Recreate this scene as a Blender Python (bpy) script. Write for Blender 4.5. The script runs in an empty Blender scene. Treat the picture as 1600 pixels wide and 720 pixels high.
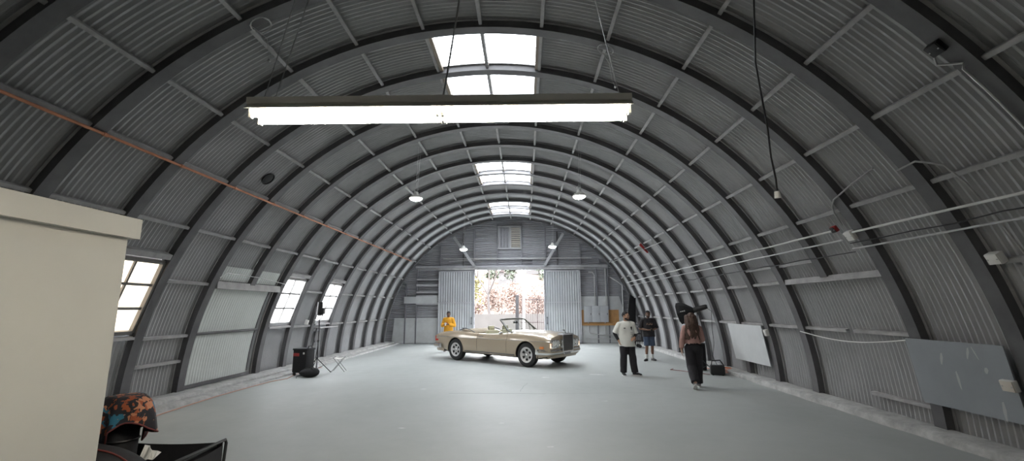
import bpy, bmesh, math, random
from mathutils import Vector, Matrix, noise
random.seed(7)
SC = bpy.context.scene
COL = SC.collection
PI = math.pi
V = Vector

# ------------------------------------------------------------------ materials
MATS = {}
def mat(name, col, rough=0.6, metal=0.0, vary=0.0, scale=6.0, bump=0.0, bscale=40.0, emit=None, estr=0.0, spec=0.5, coat=0.0):
    if name in MATS: return MATS[name]
    m = bpy.data.materials.new(name); m.use_nodes = True
    nt = m.node_tree; b = nt.nodes['Principled BSDF']
    b.inputs['Base Color'].default_value = (*col, 1)
    b.inputs['Roughness'].default_value = rough
    b.inputs['Metallic'].default_value = metal
    b.inputs['Specular IOR Level'].default_value = spec
    b.inputs['Coat Weight'].default_value = coat
    b.inputs['Coat Roughness'].default_value = 0.05
    tc = nt.nodes.new('ShaderNodeTexCoord')
    if vary > 0:
        n = nt.nodes.new('ShaderNodeTexNoise'); n.inputs['Scale'].default_value = scale
        n.inputs['Detail'].default_value = 6; n.inputs['Roughness'].default_value = 0.65
        nt.links.new(tc.outputs['Object'], n.inputs['Vector'])
        r = nt.nodes.new('ShaderNodeValToRGB')
        r.color_ramp.elements[0].position = .3; r.color_ramp.elements[1].position = .72
        r.color_ramp.elements[0].color = tuple(max(0, c*(1-vary)) for c in col)+(1,)
        r.color_ramp.elements[1].color = tuple(min(1, c*(1+vary)) for c in col)+(1,)
        nt.links.new(n.outputs['Fac'], r.inputs['Fac'])
        nt.links.new(r.outputs['Color'], b.inputs['Base Color'])
    if bump > 0:
        n2 = nt.nodes.new('ShaderNodeTexNoise'); n2.inputs['Scale'].default_value = bscale
        n2.inputs['Detail'].default_value = 4
        nt.links.new(tc.outputs['Object'], n2.inputs['Vector'])
        bp = nt.nodes.new('ShaderNodeBump'); bp.inputs['Strength'].default_value = bump
        bp.inputs['Distance'].default_value = 0.02
        nt.links.new(n2.outputs['Fac'], bp.inputs['Height'])
        nt.links.new(bp.outputs['Normal'], b.inputs['Normal'])
    if emit:
        b.inputs['Emission Color'].default_value = (*emit, 1)
        b.inputs['Emission Strength'].default_value = estr
    MATS[name] = m
    return m

def glassy(name, tint, gloss=0.1, trans=1.0, diffuse=0.0, dcol=(1, 1, 1)):
    """thin pane: mostly see-through, a little mirror; optionally frosted (translucent)"""
    m = bpy.data.materials.new(name); m.use_nodes = True
    nt = m.node_tree; nt.nodes.clear()
    out = nt.nodes.new('ShaderNodeOutputMaterial')
    tr = nt.nodes.new('ShaderNodeBsdfTransparent'); tr.inputs[0].default_value = (*tint, 1)
    gl = nt.nodes.new('ShaderNodeBsdfGlossy'); gl.inputs['Roughness'].default_value = 0.03
    mix = nt.nodes.new('ShaderNodeMixShader'); mix.inputs[0].default_value = gloss
    nt.links.new(tr.outputs[0], mix.inputs[1]); nt.links.new(gl.outputs[0], mix.inputs[2])
    last = mix
    if diffuse > 0:
        tl = nt.nodes.new('ShaderNodeBsdfTranslucent')
        n = nt.nodes.new('ShaderNodeTexNoise'); n.inputs['Scale'].default_value = 1.6
        tc = nt.nodes.new('ShaderNodeTexCoord'); nt.links.new(tc.outputs['Object'], n.inputs['Vector'])
        r = nt.nodes.new('ShaderNodeValToRGB')
        r.color_ramp.elements[0].color = (*[c*.72 for c in dcol], 1); r.color_ramp.elements[0].position = .35
        r.color_ramp.elements[1].color = (*dcol, 1); r.color_ramp.elements[1].position = .6
        nt.links.new(n.outputs['Fac'], r.inputs[0]); nt.links.new(r.outputs[0], tl.inputs[0])
        m2 = nt.nodes.new('ShaderNodeMixShader'); m2.inputs[0].default_value = diffuse
        nt.links.new(mix.outputs[0], m2.inputs[1]); nt.links.new(tl.outputs[0], m2.inputs[2])
        last = m2
    nt.links.new(last.outputs[0], out.inputs[0])
    MATS[name] = m
    return m

SHEET = mat('painted_corrugated_sheet', (.42, .425, .435), .36, .0, .12, 1.3, spec=.5)
SHEETW = mat('pale_corrugated_sheet', (.72, .75, .735), .45, .0, .08, 1.5)
SHEETE = mat('end_wall_sheet', (.28, .28, .30), .5, .0, .14, 1.2)
RIB = mat('charcoal_painted_steel', (.100, .098, .102), .5, .0, .25, 2.5)
PURL = mat('grey_painted_purlin', (.35, .345, .345), .5, .0, .25, 4)
CURB = mat('worn_painted_concrete', (.42, .42, .41), .8, 0, .3, 5, .5, 18)
BOARD = mat('grey_painted_board', (.50, .515, .52), .5, 0, .12, 2)
WHITEB = mat('off_white_board', (.62, .64, .65), .5, 0, .06, 2)
DOORM = mat('sliding_door_sheet', (.38, .39, .405), .5, 0, .1, 1.5)
WOODG = mat('grey_painted_timber', (.42, .42, .44), .6, 0, .15, 3)
COPPER = mat('aged_copper', (.60, .26, .15), .4, .35, .2, 5)
COND = mat('galvanised_conduit', (.52, .52, .52), .35, .55, .1, 6)
CONDW = mat('white_painted_conduit', (.72, .72, .70), .45)
BLACK = mat('black_plastic', (.012, .012, .013), .45)
BLACKF = mat('black_fabric', (.014, .014, .016), .85, 0, .3, 30)
CHROME = mat('polished_chrome', (.75, .74, .72), .12, 1.0)
STEEL = mat('brushed_steel', (.5, .5, .5), .35, .9)
WHITEP = mat('white_enamel', (.75, .74, .70), .4)
PLASTW = mat('white_plastic', (.78, .77, .74), .45)
RUBBER = mat('black_rubber', (.015, .015, .016), .7)
LAMP = mat('fluorescent_tube_glow', (1, 1, 1), .5, emit=(1.0, .93, .80), estr=62)
HBAY = mat('high_bay_lens_glow', (1, 1, 1), .5, emit=(1.0, .98, .90), estr=26)
PLY = mat('plywood', (.46, .25, .10), .6, 0, .18, 5)
ORANGE = mat('orange_cord', (.75, .17, .05), .5)
RED = mat('red_plastic', (.35, .03, .03), .4)

# ------------------------------------------------------------------ mesh helpers
class MB:
    def __init__(s): s.bm = bmesh.new(); s.mi = 0
    def _fin(s, vs, M=None):
        if M is not None:
            for v in vs: v.co = M @ v.co
    def box(s, c, size, rot=None, bev=0):
        r = bmesh.ops.create_cube(s.bm, size=1)
        vs = r['verts']
        for v in vs: v.co = V((v.co.x*size[0], v.co.y*size[1], v.co.z*size[2]))
        M = Matrix.Translation(c)
        if rot is not None: M = M @ (rot if isinstance(rot, Matrix) else Matrix.Rotation(rot, 4, 'Z'))
        fs = list({f for v in vs for f in v.link_faces})
        s._fin(vs, M)
        for f in fs: f.material_index = s.mi
        if bev:
            es = list({e for f in fs for e in f.edges})
            rr = bmesh.ops.bevel(s.bm, geom=es, offset=bev, segments=2, profile=.5, affect='EDGES')
            for f in rr['faces']: f.material_index = s.mi
        return s
    def beam(s, a, b, w, h, up=(0, 0, 1), bev=0):
        a = V(a); b = V(b); d = (b-a); L = d.length; d.normalize(); up = V(up)
        x = d.cross(up)
        if x.length < 1e-5: x = d.cross(V((1, 0, 0)))
        x.normalize(); u = x.cross(d)
        R = Matrix((x, d, u)).transposed().to_4x4()
        return s.box((a+b)/2, (w, L, h), R, bev)
    def cyl(s, a, b, r0, r1=None, n=16, caps=True):
        a = V(a); b = V(b); r1 = r0 if r1 is None else r1
        d = b-a; L = d.length
        q = V((0, 0, 1)).rotation_difference(d.normalized()).to_matrix().to_4x4()
        r = bmesh.ops.create_cone(s.bm, cap_ends=caps, segments=n, radius1=max(r0, 1e-4), radius2=max(r1, 1e-4), depth=L)
        for f in {f for v in r['verts'] for f in v.link_faces}: f.material_index = s.mi
        s._fin(r['verts'], Matrix.Translation((a+b)/2) @ q)
        return s
    def ball(s, c, r, rot=None, seg=16, ring=10):
        if not hasattr(r, '__len__'): r = (r, r, r)
        k = bmesh.ops.create_uvsphere(s.bm, u_segments=seg, v_segments=ring, radius=1)
        M = Matrix.Translation(c)
        if rot is not None: M = M @ rot
        M = M @ Matrix.Diagonal((*r, 1))
        for f in {f for v in k['verts'] for f in v.link_faces}: f.material_index = s.mi
        s._fin(k['verts'], M)
        return s
    def cap(s, a, b, r0, r1, n=14):
        s.cyl(a, b, r0, r1, n); s.ball(a, r0, seg=n, ring=8); s.ball(b, r1, seg=n, ring=8); return s
    def tube(s, pts, r, n=8, closed=False):
        pts = [V(p) for p in pts]; N = len(pts); rings = []
        prev = None
        for i, p in enumerate(pts):
            if closed: t = pts[(i+1) % N]-pts[i-1]
            else: t = pts[min(i+1, N-1)]-pts[max(i-1, 0)]
            t.normalize()
            if prev is None:
                x = t.cross(V((0, 0, 1)))
                if x.length < 1e-3: x = t.cross(V((1, 0, 0)))
            else: x = prev-t*prev.dot(t)
            x.normalize(); prev = x; y = t.cross(x)
            rr = r[i] if hasattr(r, '__len__') else r
            rings.append([s.bm.verts.new(p+x*rr*math.cos(2*PI*k/n)+y*rr*math.sin(2*PI*k/n)) for k in range(n)])
        for i in range(N if closed else N-1):
            a = rings[i]; b = rings[(i+1) % N]
            for k in range(n):
                f = s.bm.faces.new((a[k], a[(k+1) % n], b[(k+1) % n], b[k])); f.material_index = s.mi
        if not closed:
            for rg in (rings[0][::-1], rings[-1]):
                f = s.bm.faces.new(rg); f.material_index = s.mi
        return s
    def prism(s, poly, d):
        """polygon (3-D points) extruded by vector d"""
        d = V(d); a = [s.bm.verts.new(V(p)) for p in poly]; b = [s.bm.verts.new(V(p)+d) for p in poly]
        n = len(a)
        fs = [s.bm.faces.new(a[::-1]), s.bm.faces.new(b)]
        for i in range(n): fs.append(s.bm.faces.new((a[i], a[(i+1) % n], b[(i+1) % n], b[i])))
        for f in fs: f.material_index = s.mi
        return s
    def loft(s, rings, closed=True, caps=True):
        R = [[s.bm.verts.new(V(p)) for p in r] for r in rings]; n = len(R[0])
        for a, b in zip(R, R[1:]):
            for k in range(n if closed else n-1):
                f = s.bm.faces.new((a[k], a[(k+1) % n], b[(k+1) % n], b[k])); f.material_index = s.mi
        if caps and closed:
            for rg in (R[0][::-1], R[-1]):
                f = s.bm.faces.new(rg); f.material_index = s.mi
        return s
    def lathe(s, c, axis, prof, n=32, closed=False):
        """prof: (along axis, radius)"""
        axis = V(axis).normalized(); x = axis.cross(V((0, 0, 1)))
        if x.length < 1e-3: x = V((1, 0, 0))
        x.normalize(); y = axis.cross(x); c = V(c)
        rings = [[c+axis*h+(x*math.cos(2*PI*k/n)+y*math.sin(2*PI*k/n))*max(r, 1e-4) for k in range(n)] for h, r in prof]
        if closed: rings.append(rings[0])
        return s.loft(rings, True, not closed)

def smooth_mesh(me, ang=40):
    for p in me.polygons: p.use_smooth = True
    try: me.set_sharp_from_angle(angle=math.radians(ang))
    except Exception: pass

WM = {}
def build(name, mb, m, parent=None, label=None, local=False, smooth=40, recalc=True, flat=False):
    """links the collected geometry as ONE mesh object. Coordinates are world ones unless local."""
    bm = mb.bm if isinstance(mb, MB) else mb
    me = bpy.data.meshes.new(name)
    if isinstance(bm, bmesh.types.BMesh):
        if recalc: bmesh.ops.recalc_face_normals(bm, faces=bm.faces)
        bm.to_mesh(me); bm.free()
    else: me = bm; me.name = name
    for q in (m if isinstance(m, (list, tuple)) else [m]): me.materials.append(q)
    if not flat: smooth_mesh(me, smooth)
    o = bpy.data.objects.new(name, me); COL.objects.link(o)
    if parent is None and not local:
        xs = [v.co for v in me.vertices]
        c = V(((min(v.x for v in xs)+max(v.x for v in xs))/2, (min(v.y for v in xs)+max(v.y for v in xs))/2, min(v.z for v in xs)))
        me.transform(Matrix.Translation(-c)); o.location = c
        WM[o] = Matrix.Translation(c)
    elif parent is not None:
        o.parent = parent
        if not local: o.matrix_parent_inverse = WM[parent].inverted(); WM[o] = Matrix.Identity(4)
        else: WM[o] = WM[parent]
    else: WM[o] = Matrix.Identity(4)
    if label: o['label'] = label
    return o
def tag(o, label, cat, group=None, kind=None):
    o['label'] = label; o['category'] = cat
    if group: o['group'] = group
    if kind: o['kind'] = kind
    return o
def thing(name, label, cat, loc=(0, 0, 0), rz=0, group=None, kind=None):
    o = bpy.data.objects.new(name, None); COL.objects.link(o)
    o.empty_display_size = .1
    o.location = loc; o.rotation_euler = (0, 0, rz)
    WM[o] = Matrix.Translation(loc) @ Matrix.Rotation(rz, 4, 'Z')
    return tag(o, label, cat, group, kind)
def copy_tree(o, parent=None):
    c = o.copy(); COL.objects.link(c)
    if parent is not None: c.parent = parent
    for ch in list(o.children): copy_tree(ch, c)
    return c
def struct(o, label=None, cat=None):
    o['kind'] = 'structure'
    if label: o['label'] = label
    if cat: o['category'] = cat
    return o

# ------------------------------------------------------------------ hut geometry (Quonset arch)
R0, ZC = 6.43, -.098          # inner face of the ribs
Y0, SP = 5.4685, 1.342        # first rib measured, rib spacing
YB, YN = 23.49, -4.6          # far end wall, near end wall
RS = R0+.165                  # mean radius of the corrugated skin
def rib_y(k): return Y0+SP*k
def A(th, r, y):
    t = math.radians(th)
    return V((-r*math.cos(t), y, ZC+r*math.sin(t)))
THB = math.degrees(math.asin((.10-ZC)/R0))

def sheet(mb, y0, y1, t0, t1, r=RS, amp=.019, pitch=.0839, per=6, step=2.5, phase=0.0):
    ny = max(2, int(round((y1-y0)/pitch*per))); nt = max(1, int(math.ceil((t1-t0)/step)))
    G = []
    for j in range(ny+1):
        y = y0+(y1-y0)*j/ny
        rr = r+amp*math.sin(2*PI*(y-Y0)/pitch+phase)
        G.append([mb.bm.verts.new(A(t0+(t1-t0)*i/nt, rr, y)) for i in range(nt+1)])
    for j in range(ny):
        for i in range(nt):
            f = mb.bm.faces.new((G[j][i], G[j+1][i], G[j+1][i+1], G[j][i+1])); f.material_index = mb.mi

WINB = {1, 5, 7}                      # bays with a window in the left wall
SKYB = {1, 2, 6, 7, 10, 11}          # bays with a rooflight

WT0, WT1 = 13.2, 24.8
ST0, ST1 = 82.2, 98.4
wl, ce, wr = MB(), MB(), MB()
ys = [YN-.06]+[rib_y(k) for k in range(-7, 14)]+[YB+.10]
for a, b in zip(ys, ys[1:]):
    k = round((a-Y0)/SP) if a > YN else -99
    if k in WINB:
        sheet(wl, a, b, -1, WT0, step=4); sheet(wl, a, b, WT1, 31, step=4)
    else: sheet(wl, a, b, -1, 31, step=3)
    sheet(wr, a, b, 149, 181, step=3)
    if k in SKYB: sheet(ce, a, b, 31, ST0); sheet(ce, a, b, ST1, 149)
    else: sheet(ce, a, b, 31, 149)
struct(build('wall_left', wl, SHEET, recalc=False), 'left side of the corrugated hut wall under the copper pipe', 'wall')
ceil_o = struct(build('ceiling', ce, SHEET, recalc=False), 'arched corrugated steel roof skin over the whole hall', 'ceiling')
struct(build('wall_right', wr, SHEET, recalc=False), 'right side of the corrugated hut wall under the conduits', 'wall')

# ------------------------------------------------------------------ ribs and purlins
FW = .19
def rib_profile(): # (dy, dr): flat box face with a thin outer nailing flange
    w, g = FW, .006
    return [(-w, 0), (0, 0), (0, .018), (-g, .022), (-g, .118), (.035, .118), (.035, .13), (-w-.035, .13), (-w-.035, .118), (-w+g, .118), (-w+g, .022), (-w, .018)]
def rib_mb(t0, t1, n=84):
    mb = MB(); rings = []
    for i in range(n+1):
        th = t0+(t1-t0)*i/n
        rings.append([A(th, R0+dr, dy) for dy, dr in rib_profile()])
    mb.loft(rings)
    mb.bm.faces.ensure_lookup_table(); P = rib_profile()
    for i in range(n):          # the thin nailing flanges take the lighter purlin grey
        for q in (5, 6, 7, 8): mb.bm.faces[i*len(P)+q-0].material_index = 1
    return mb
ordw = ['first', 'second', 'third', 'fourth', 'fifth', 'sixth', 'seventh', 'eighth', 'ninth', 'tenth', 'eleventh', 'twelfth',
        'thirteenth', 'fourteenth', 'fifteenth', 'sixteenth', 'seventeenth', 'eighteenth', 'nineteenth', 'twentieth', 'last']
me_full = me_l = me_r = None
tn = 0
PANG = [31.3, 40.9, 50, 61.6, 71.7, 81.6, 90, 98.9, 108.6, 120, 131, 140.2, 149, 158.6, 167]
def purlin_mesh(th, L, w=.046, h=.06):
    mb = MB(); t = math.radians(th)
    c = A(th, R0+.075, 0)
    rad = V((-math.cos(t), 0, math.sin(t))); tan = V((math.sin(t), 0, math.cos(t)))
    # channel: web plus two lips
    def bar(dr, dt, hr, ht):
        p = A(th, R0+.075+dr, 0)+tan*dt
        mb.beam(p+V((0, .0, 0)), p+V((0, L, 0)), ht, hr, up=rad)
    bar(-h/2, 0, .012, w); bar(0, -w/2, h, .010); bar(0, w/2, h, .010)
    me = bpy.data.meshes.new('purlin'); bmesh.ops.recalc_face_normals(mb.bm, faces=mb.bm.faces); mb.bm.to_mesh(me); mb.bm.free()
    me.materials.append(PURL); return me
PM = {th: purlin_mesh(th, SP-FW) for th in PANG+[21.8, 12.0, 7.4, 26.3, 12.6, 155.4, 176]}
kmin, kmax = -5, 13
for k in range(kmin, kmax+1):
    tn += 1
    t0, t1 = THB, 180-THB
    if k == 4: t0 = 22.4
    if k == 2: t1 = 158.2
    if (t0, t1) == (THB, 180-THB):
        if me_full is None:
            o = build('trim_%d' % tn, rib_mb(t0, t1), [RIB, PURL], local=True, smooth=30); me_full = o.data
        else:
            o = bpy.data.objects.new('trim_%d' % tn, me_full); COL.objects.link(o)
    else: o = build('trim_%d' % tn, rib_mb(t0, t1), [RIB, PURL], local=True, smooth=30)
    o.location = (0, rib_y(k), 0); WM[o] = Matrix.Translation(o.location)
    struct(o, 'charcoal arched steel rib, %s counted from the far end wall' % ordw[kmax-k], 'rib')
    if k == kmax: continue
    angs = list(PANG)
    if k in WINB: angs += [12.4]
    else: angs += [12.0]+([21.8] if k not in (3, 4) else [])
    if k == 2: angs += [7.4]
    if k in (3, 4): angs.remove(12.0)
    if k == 0: angs.remove(167); angs.remove(158.6)
    if k == 1: angs += [176]
    if k in (3,): angs += [155.4]
    for th in angs:
        p = bpy.data.objects.new('purlin', PM[th] if th in PM else PM.setdefault(th, purlin_mesh(th, SP-FW))); COL.objects.link(p); p.parent = o

# ------------------------------------------------------------------ floor, curbs, end walls
def floor_material():
    m = bpy.data.materials.new('painted_concrete_floor'); m.use_nodes = True
    nt = m.node_tree; b = nt.nodes['Principled BSDF']; L = nt.links.new
    tc = nt.nodes.new('ShaderNodeTexCoord')
    def nz(sc, det=6, ro=.6):
        n = nt.nodes.new('ShaderNodeTexNoise'); n.inputs['Scale'].default_value = sc; n.inputs['Detail'].default_value = det
        n.inputs['Roughness'].default_value = ro; L(tc.outputs['Object'], n.inputs['Vector']); return n
    n1, n2, n3 = nz(.35, 5), nz(3.0, 8, .7), nz(22, 3)
    r = nt.nodes.new('ShaderNodeValToRGB')
    r.color_ramp.elements[0].position = .35; r.color_ramp.elements[0].color = (.37, .39, .378, 1)
    r.color_ramp.elements[1].position = .66; r.color_ramp.elements[1].color = (.42, .44, .428, 1)
    L(n1.outputs['Fac'], r.inputs[0])
    r2 = nt.nodes.new('ShaderNodeValToRGB')   # scuffs and worn spots
    r2.color_ramp.elements[0].position = .70; r2.color_ramp.elements[0].color = (0, 0, 0, 1)
    r2.color_ramp.elements[1].position = .78; r2.color_ramp.elements[1].color = (1, 1, 1, 1)
    L(n2.outputs['Fac'], r2.inputs[0])
    mx = nt.nodes.new('ShaderNodeMix'); mx.data_type = 'RGBA'
    mx.inputs['B'].default_value = (.58, .59, .57, 1)
    ml = nt.nodes.new('ShaderNodeMath'); ml.operation = 'MULTIPLY'; ml.inputs[1].default_value = .35
    L(r2.outputs[0], ml.inputs[0]); L(ml.outputs[0], mx.inputs['Factor']); L(r.outputs[0], mx.inputs['A'])
    L(mx.outputs['Result'], b.inputs['Base Color'])
    mr = nt.nodes.new('ShaderNodeMapRange'); mr.inputs['From Min'].default_value = .3; mr.inputs['From Max'].default_value = .7
    mr.inputs['To Min'].default_value = .50; mr.inputs['To Max'].default_value = .64
    L(n2.outputs['Fac'], mr.inputs['Value']); L(mr.outputs['Result'], b.inputs['Roughness'])
    bp = nt.nodes.new('ShaderNodeBump'); bp.inputs['Strength'].default_value = .06; bp.inputs['Distance'].default_value = .01
    L(n3.outputs['Fac'], bp.inputs['Height']); L(bp.outputs['Normal'], b.inputs['Normal'])
    return m
fl = MB(); fl.box((0, (YN+YB+.3)/2, -.1), (13.4, YB+.3-YN, .2))
# saw-cut joint, hairline crack and paint marks belong to the floor surface
floor_o = struct(build('floor', fl, floor_material(), flat=True), 'grey-green painted concrete floor of the hall', 'floor')
FM = mat('pale_floor_scuff', (.55, .56, .55), .5, 0, .3, 9)
FD = mat('dark_floor_joint', (.13, .14, .14), .7)
mk = MB()
def wiggle(a, b, n, amp, seed):
    rnd = random.Random(seed); a = V(a); b = V(b); d = (b-a); s = V((-d.y, d.x, 0)).normalized()
    return [a+d*i/n+s*rnd.uniform(-amp, amp) for i in range(n+1)]
def strip(mb, pts, w, z):
    P = [V((p[0], p[1], z)) for p in pts]
    for i in range(len(P)-1):
        d = (P[i+1]-P[i]); s = V((-d.y, d.x, 0)).normalized()*w/2
        vs = [mb.bm.verts.new(q) for q in (P[i]-s, P[i+1]-s, P[i+1]+s, P[i]+s)]
        f = mb.bm.faces.new(vs); f.material_index = mb.mi
strip(mk, wiggle((-.95, 9.9, 0), (1.1, 9.85, 0), 9, .012, 1), .02, .0012)
strip(mk, wiggle((1.1, 9.85, 0), (3.4, 9.95, 0), 9, .02, 2), .006, .0012)
strip(mk, wiggle((.55, 10.1, 0), (.7, 11.2, 0), 6, .03, 3), .006, .0012)
o = build('saw_cut', mk, FD, floor_o, flat=True)
mk = MB(); rnd = random.Random(4)
for (x, y, s) in [(2.6, 12.6, .16), (2.75, 12.5, .07), (2.2, 9.1, .05), (-1.2, 7.1, .05), (-1.6, 10.4, .06), (1.0, 6.2, .04), (3.7, 20.6, .25), (-3.5, 22.0, .4), (-3.0, 21.9, .2), (1.2, 12.1, .09), (.3, 7.4, .03)]:
    n = 9; pts = [(x+s*rnd.uniform(.5, 1)*math.cos(2*PI*i/n)*1.6, y+s*rnd.uniform(.5, 1)*math.sin(2*PI*i/n)*.8, .0015) for i in range(n)]
    mk.bm.faces.new([mk.bm.verts.new(p) for p in pts])
build('paint_scuff', mk, FM, floor_o, flat=True)

def rough_curb(x0, x1, z, y0, y1, sgn, seed):
    mb = MB(); n = 150; rings = []
    for i in range(n+1):
        y = y0+(y1-y0)*i/n
        e = .035*noise.noise(V((seed, y*1.7, 0)))+.02*noise.noise(V((seed, y*6, 3)))
        zz = z+.018*noise.noise(V((seed+5, y*3, 0)))
        a = x0+sgn*e
        rings.append([(a, y, 0), (a+sgn*.015, y, zz*.8), (a+sgn*.05, y, zz), (x1, y, zz+.005), (x1, y, 0)])
    mb.loft(rings); return mb
struct(build('baseboard_left', rough_curb(-5.78, -6.05, .055, YN, YB-.05, -1, 1), CURB), 'low rough concrete footing strip along the left wall', 'curb')
struct(build('trim_%d' % (tn+1), rough_curb(-6.05, -6.5, .12, YN, YB-.05, -1, 7), CURB), 'upper concrete curb carrying the left rib feet', 'curb')
struct(build('baseboard_right', rough_curb(6.13, 6.5, .11, YN, YB-.05, 1, 3), CURB), 'concrete curb carrying the right rib feet', 'curb')
tn += 1

# far end wall : horizontal corrugated sheets with the big doorway left out
DX0, DX1, DZ = -1.93, 1.70, 3.76
wb = MB()
RE = RS+.12
def xc(z): return math.sqrt(max(0, RE*RE-(z-ZC)**2))
pitch = .10; dz = pitch/6
def wall_rows(z0, z1, spans):
    n = max(1, int(round((z1-z0)/dz))); prev = None
    for i in range(n+1):
        z = z0+(z1-z0)*i/n; y = YB+.02+.014*math.sin(2*PI*z/pitch)
        cur = [[wb.bm.verts.new((a, y, z)) for a in sg] for sg in spans(xc(z))]
        if prev:
            for p, c in zip(prev, cur): wb.bm.faces.new((p[0], p[1], c[1], c[0]))
        prev = cur
wall_rows(-.02, DZ, lambda X: [(-X, DX0), (DX1, X)])
wall_rows(DZ, ZC+RE-.005, lambda X: [(-X, X)])
wall_back = struct(build('wall_back', wb, SHEETE, recalc=False), 'far end wall of horizontal corrugated sheet with the big doorway', 'wall')
# framing on the end wall
def onwall(name, x0, z0, x1, z1, w=.09, d=.08, m=WOODG, y=YB-.05, par=wall_back):
    mb = MB(); mb.beam((x0, y, z0), (x1, y, z1), w, d, up=(0, -1, 0)); return build(name, mb, m, par)
for x in (-3.78, -1.98, -.74, .55, 1.80, 2.42, 3.62, -2.55, 4.6):
    zt = math.sqrt(R0**2-x*x)+ZC-.05
    onwall('stud', x, 3.98, x, zt-.02, .07, .07, m=RIB if x in (-2.55, 2.42) else mat('end_wall_stud', (.20, .20, .22), .6))
for x in (-4.98, -5.55, 4.42, 5.0, 5.75): onwall('stud', x, .0, x, min(3.85, math.sqrt(R0**2-x*x)+ZC-.1), .07, .07, m=mat('end_wall_stud', (.20, .20, .22)))
onwall('header_rail', -5.05, 3.93, 5.05, 3.93, .12, .14)
onwall('header_pipe', -3.6, 4.36, 4.2, 4.36, .045, .05, COND, YB-.12)
onwall('header_pipe', -3.3, 4.22, -1.7, 4.30, .03, .03, COND, YB-.14)
onwall('cross_rail', .55, 4.22, 1.1, 4.22, .05, .04, BLACK, YB-.14)
# left side boarding
for z, xa in ((3.28, -4.98), (2.98, -4.98), (2.62, -4.98), (2.42, -4.98), (2.02, -4.98)):
    onwall('shelf_board', xa, z, -3.86, z, .07 if z != 2.98 else .11, .16, y=YB-.1)
onwall('wide_board', -5.62, 2.22, -3.86, 2.22, .34, .05, m=BOARD, y=YB-.13)
mb = MB(); mb.prism([(-6.22, YB-.04, .02), (-3.84, YB-.04, .02), (-3.84, YB-.04, 1.30), (-6.1, YB-.04, 1.30)], (0, -.03, 0))
build('lower_panel', mb, BOARD, wall_back)
mb = MB(); mb.prism([(3.6, YB-.04, 2.36), (5.55, YB-.04, 2.36), (6.2, YB-.04, .02), (3.6, YB-.04, .02)], (0, -.02, 0))
build('lower_panel', mb, BOARD, wall_back)
# louvre
lv = MB()
for (x0, x1) in ((-.72, -.06), (-.06, .52)):
    lv.beam((x0+.02, YB-.06, 4.9), (x0+.02, YB-.06, 6.05), .05, .07); lv.beam((x1-.02, YB-.06, 4.9), (x1-.02, YB-.06, 6.05), .05, .07)
lv.beam((-.74, YB-.06, 4.9), (.54, YB-.06, 4.9), .07, .06); lv.beam((-.74, YB-.06, 6.07), (.54, YB-.06, 6.07), .07, .06)
lo = build('louvre_vent', lv, WOODG, wall_back)
sl = MB()
for i in range(11): sl.box((.23, YB-.06, 4.98+i*.1), (.5, .05, .035), Matrix.Rotation(.5, 4, 'X'))
build('slat', sl, mat('pale_louvre_slat', (.62, .57, .5), .6), lo, 'pale slatted half of the gable vent')  # slats in one even pale tan
sl = MB()
for i in range(4): sl.box((-.62+i*.16, YB-.05, 5.47), (.11, .03, 1.1))
build('shutter_panel', sl, SHEETE, lo)

# gable braces from header to the last ribs
for (xa, za, xb, zb) in ((-1.95, 3.96, -3.05, 5.50), (1.74, 3.98, 2.74, 5.66)):
    onwall('brace', xa, za, xb, zb, .14, .08, m=WOODG, y=YB-.2)

# sliding doors: vertical corrugated sheet in a frame
def slide_door(num, x0, x1, lab):
    t = thing('door_%d' % num, lab, 'door', ((x0+x1)/2, YB-.22, .04), kind='structure')
    mb = MB(); y = YB-.22; z0, z1 = .05, 3.70; p = .125; n = int((x1-x0)/p*8)
    row = []
    for j in range(n+1):
        x = x0+(x1-x0)*j/n; yy = y+.013*math.sin(2*PI*x/p)
        row.append((mb.bm.verts.new((x, yy, z0)), mb.bm.verts.new((x, yy, z1))))
    for a, b in zip(row, row[1:]): mb.bm.faces.new((a[0], b[0], b[1], a[1]))
    build('door_leaf', mb, DOORM, t, recalc=False)
    fr = MB()
    for x in (x0+.02, x1-.02): fr.beam((x, y-.02, z0), (x, y-.02, z1), .05, .05)
    for z in (z0+.02, z1-.02): fr.beam((x0, y-.02, z), (x1, y-.02, z), .05, .05)
    build('door_frame', fr, WOODG, t)
    fr = MB(); fr.beam((x0, y-.035, 2.07), (x1, y-.035, 2.07), .035, .045); build('mid_rail', fr, WOODG, t)
    fr = MB(); hx = x1-.14 if x0 < 0 else x0+.14
    fr.beam((hx, y-.05, 1.0), (hx, y-.05, 1.3), .03, .03); fr.box((hx, y-.03, 1.0), (.06, .06, .06)); fr.box((hx, y-.03, 1.3), (.06, .06, .06))
    build('handle', fr, RIB, t)
slide_door(1, -3.80, DX0, 'left leaf of the corrugated sliding doors, slid open')
slide_door(2, DX1-.02, 3.56, 'right leaf of the corrugated sliding doors, slid open')
tr = MB(); tr.beam((-3.95, YB-.25, 3.80), (3.75, YB-.25, 3.80), .09, .09); tr.beam((-4.3, YB-.23, 3.87), (4.1, YB-.23, 3.87), .12, .03)
tr.beam((-5.0, YB-.2, 3.80), (5.0, YB-.2, 3.80), .03, .03)
tn += 1; struct(build('trim_%d' % tn, tr, PURL), 'steel hanging track above the sliding doors', 'door track')
th_ = MB(); th_.box(((DX0+DX1)/2, YB+.05, .005), (DX1-DX0, .5, .03)); tn += 1
struct(build('trim_%d' % tn, th_, CURB), 'concrete threshold in the big doorway', 'threshold')

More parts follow.
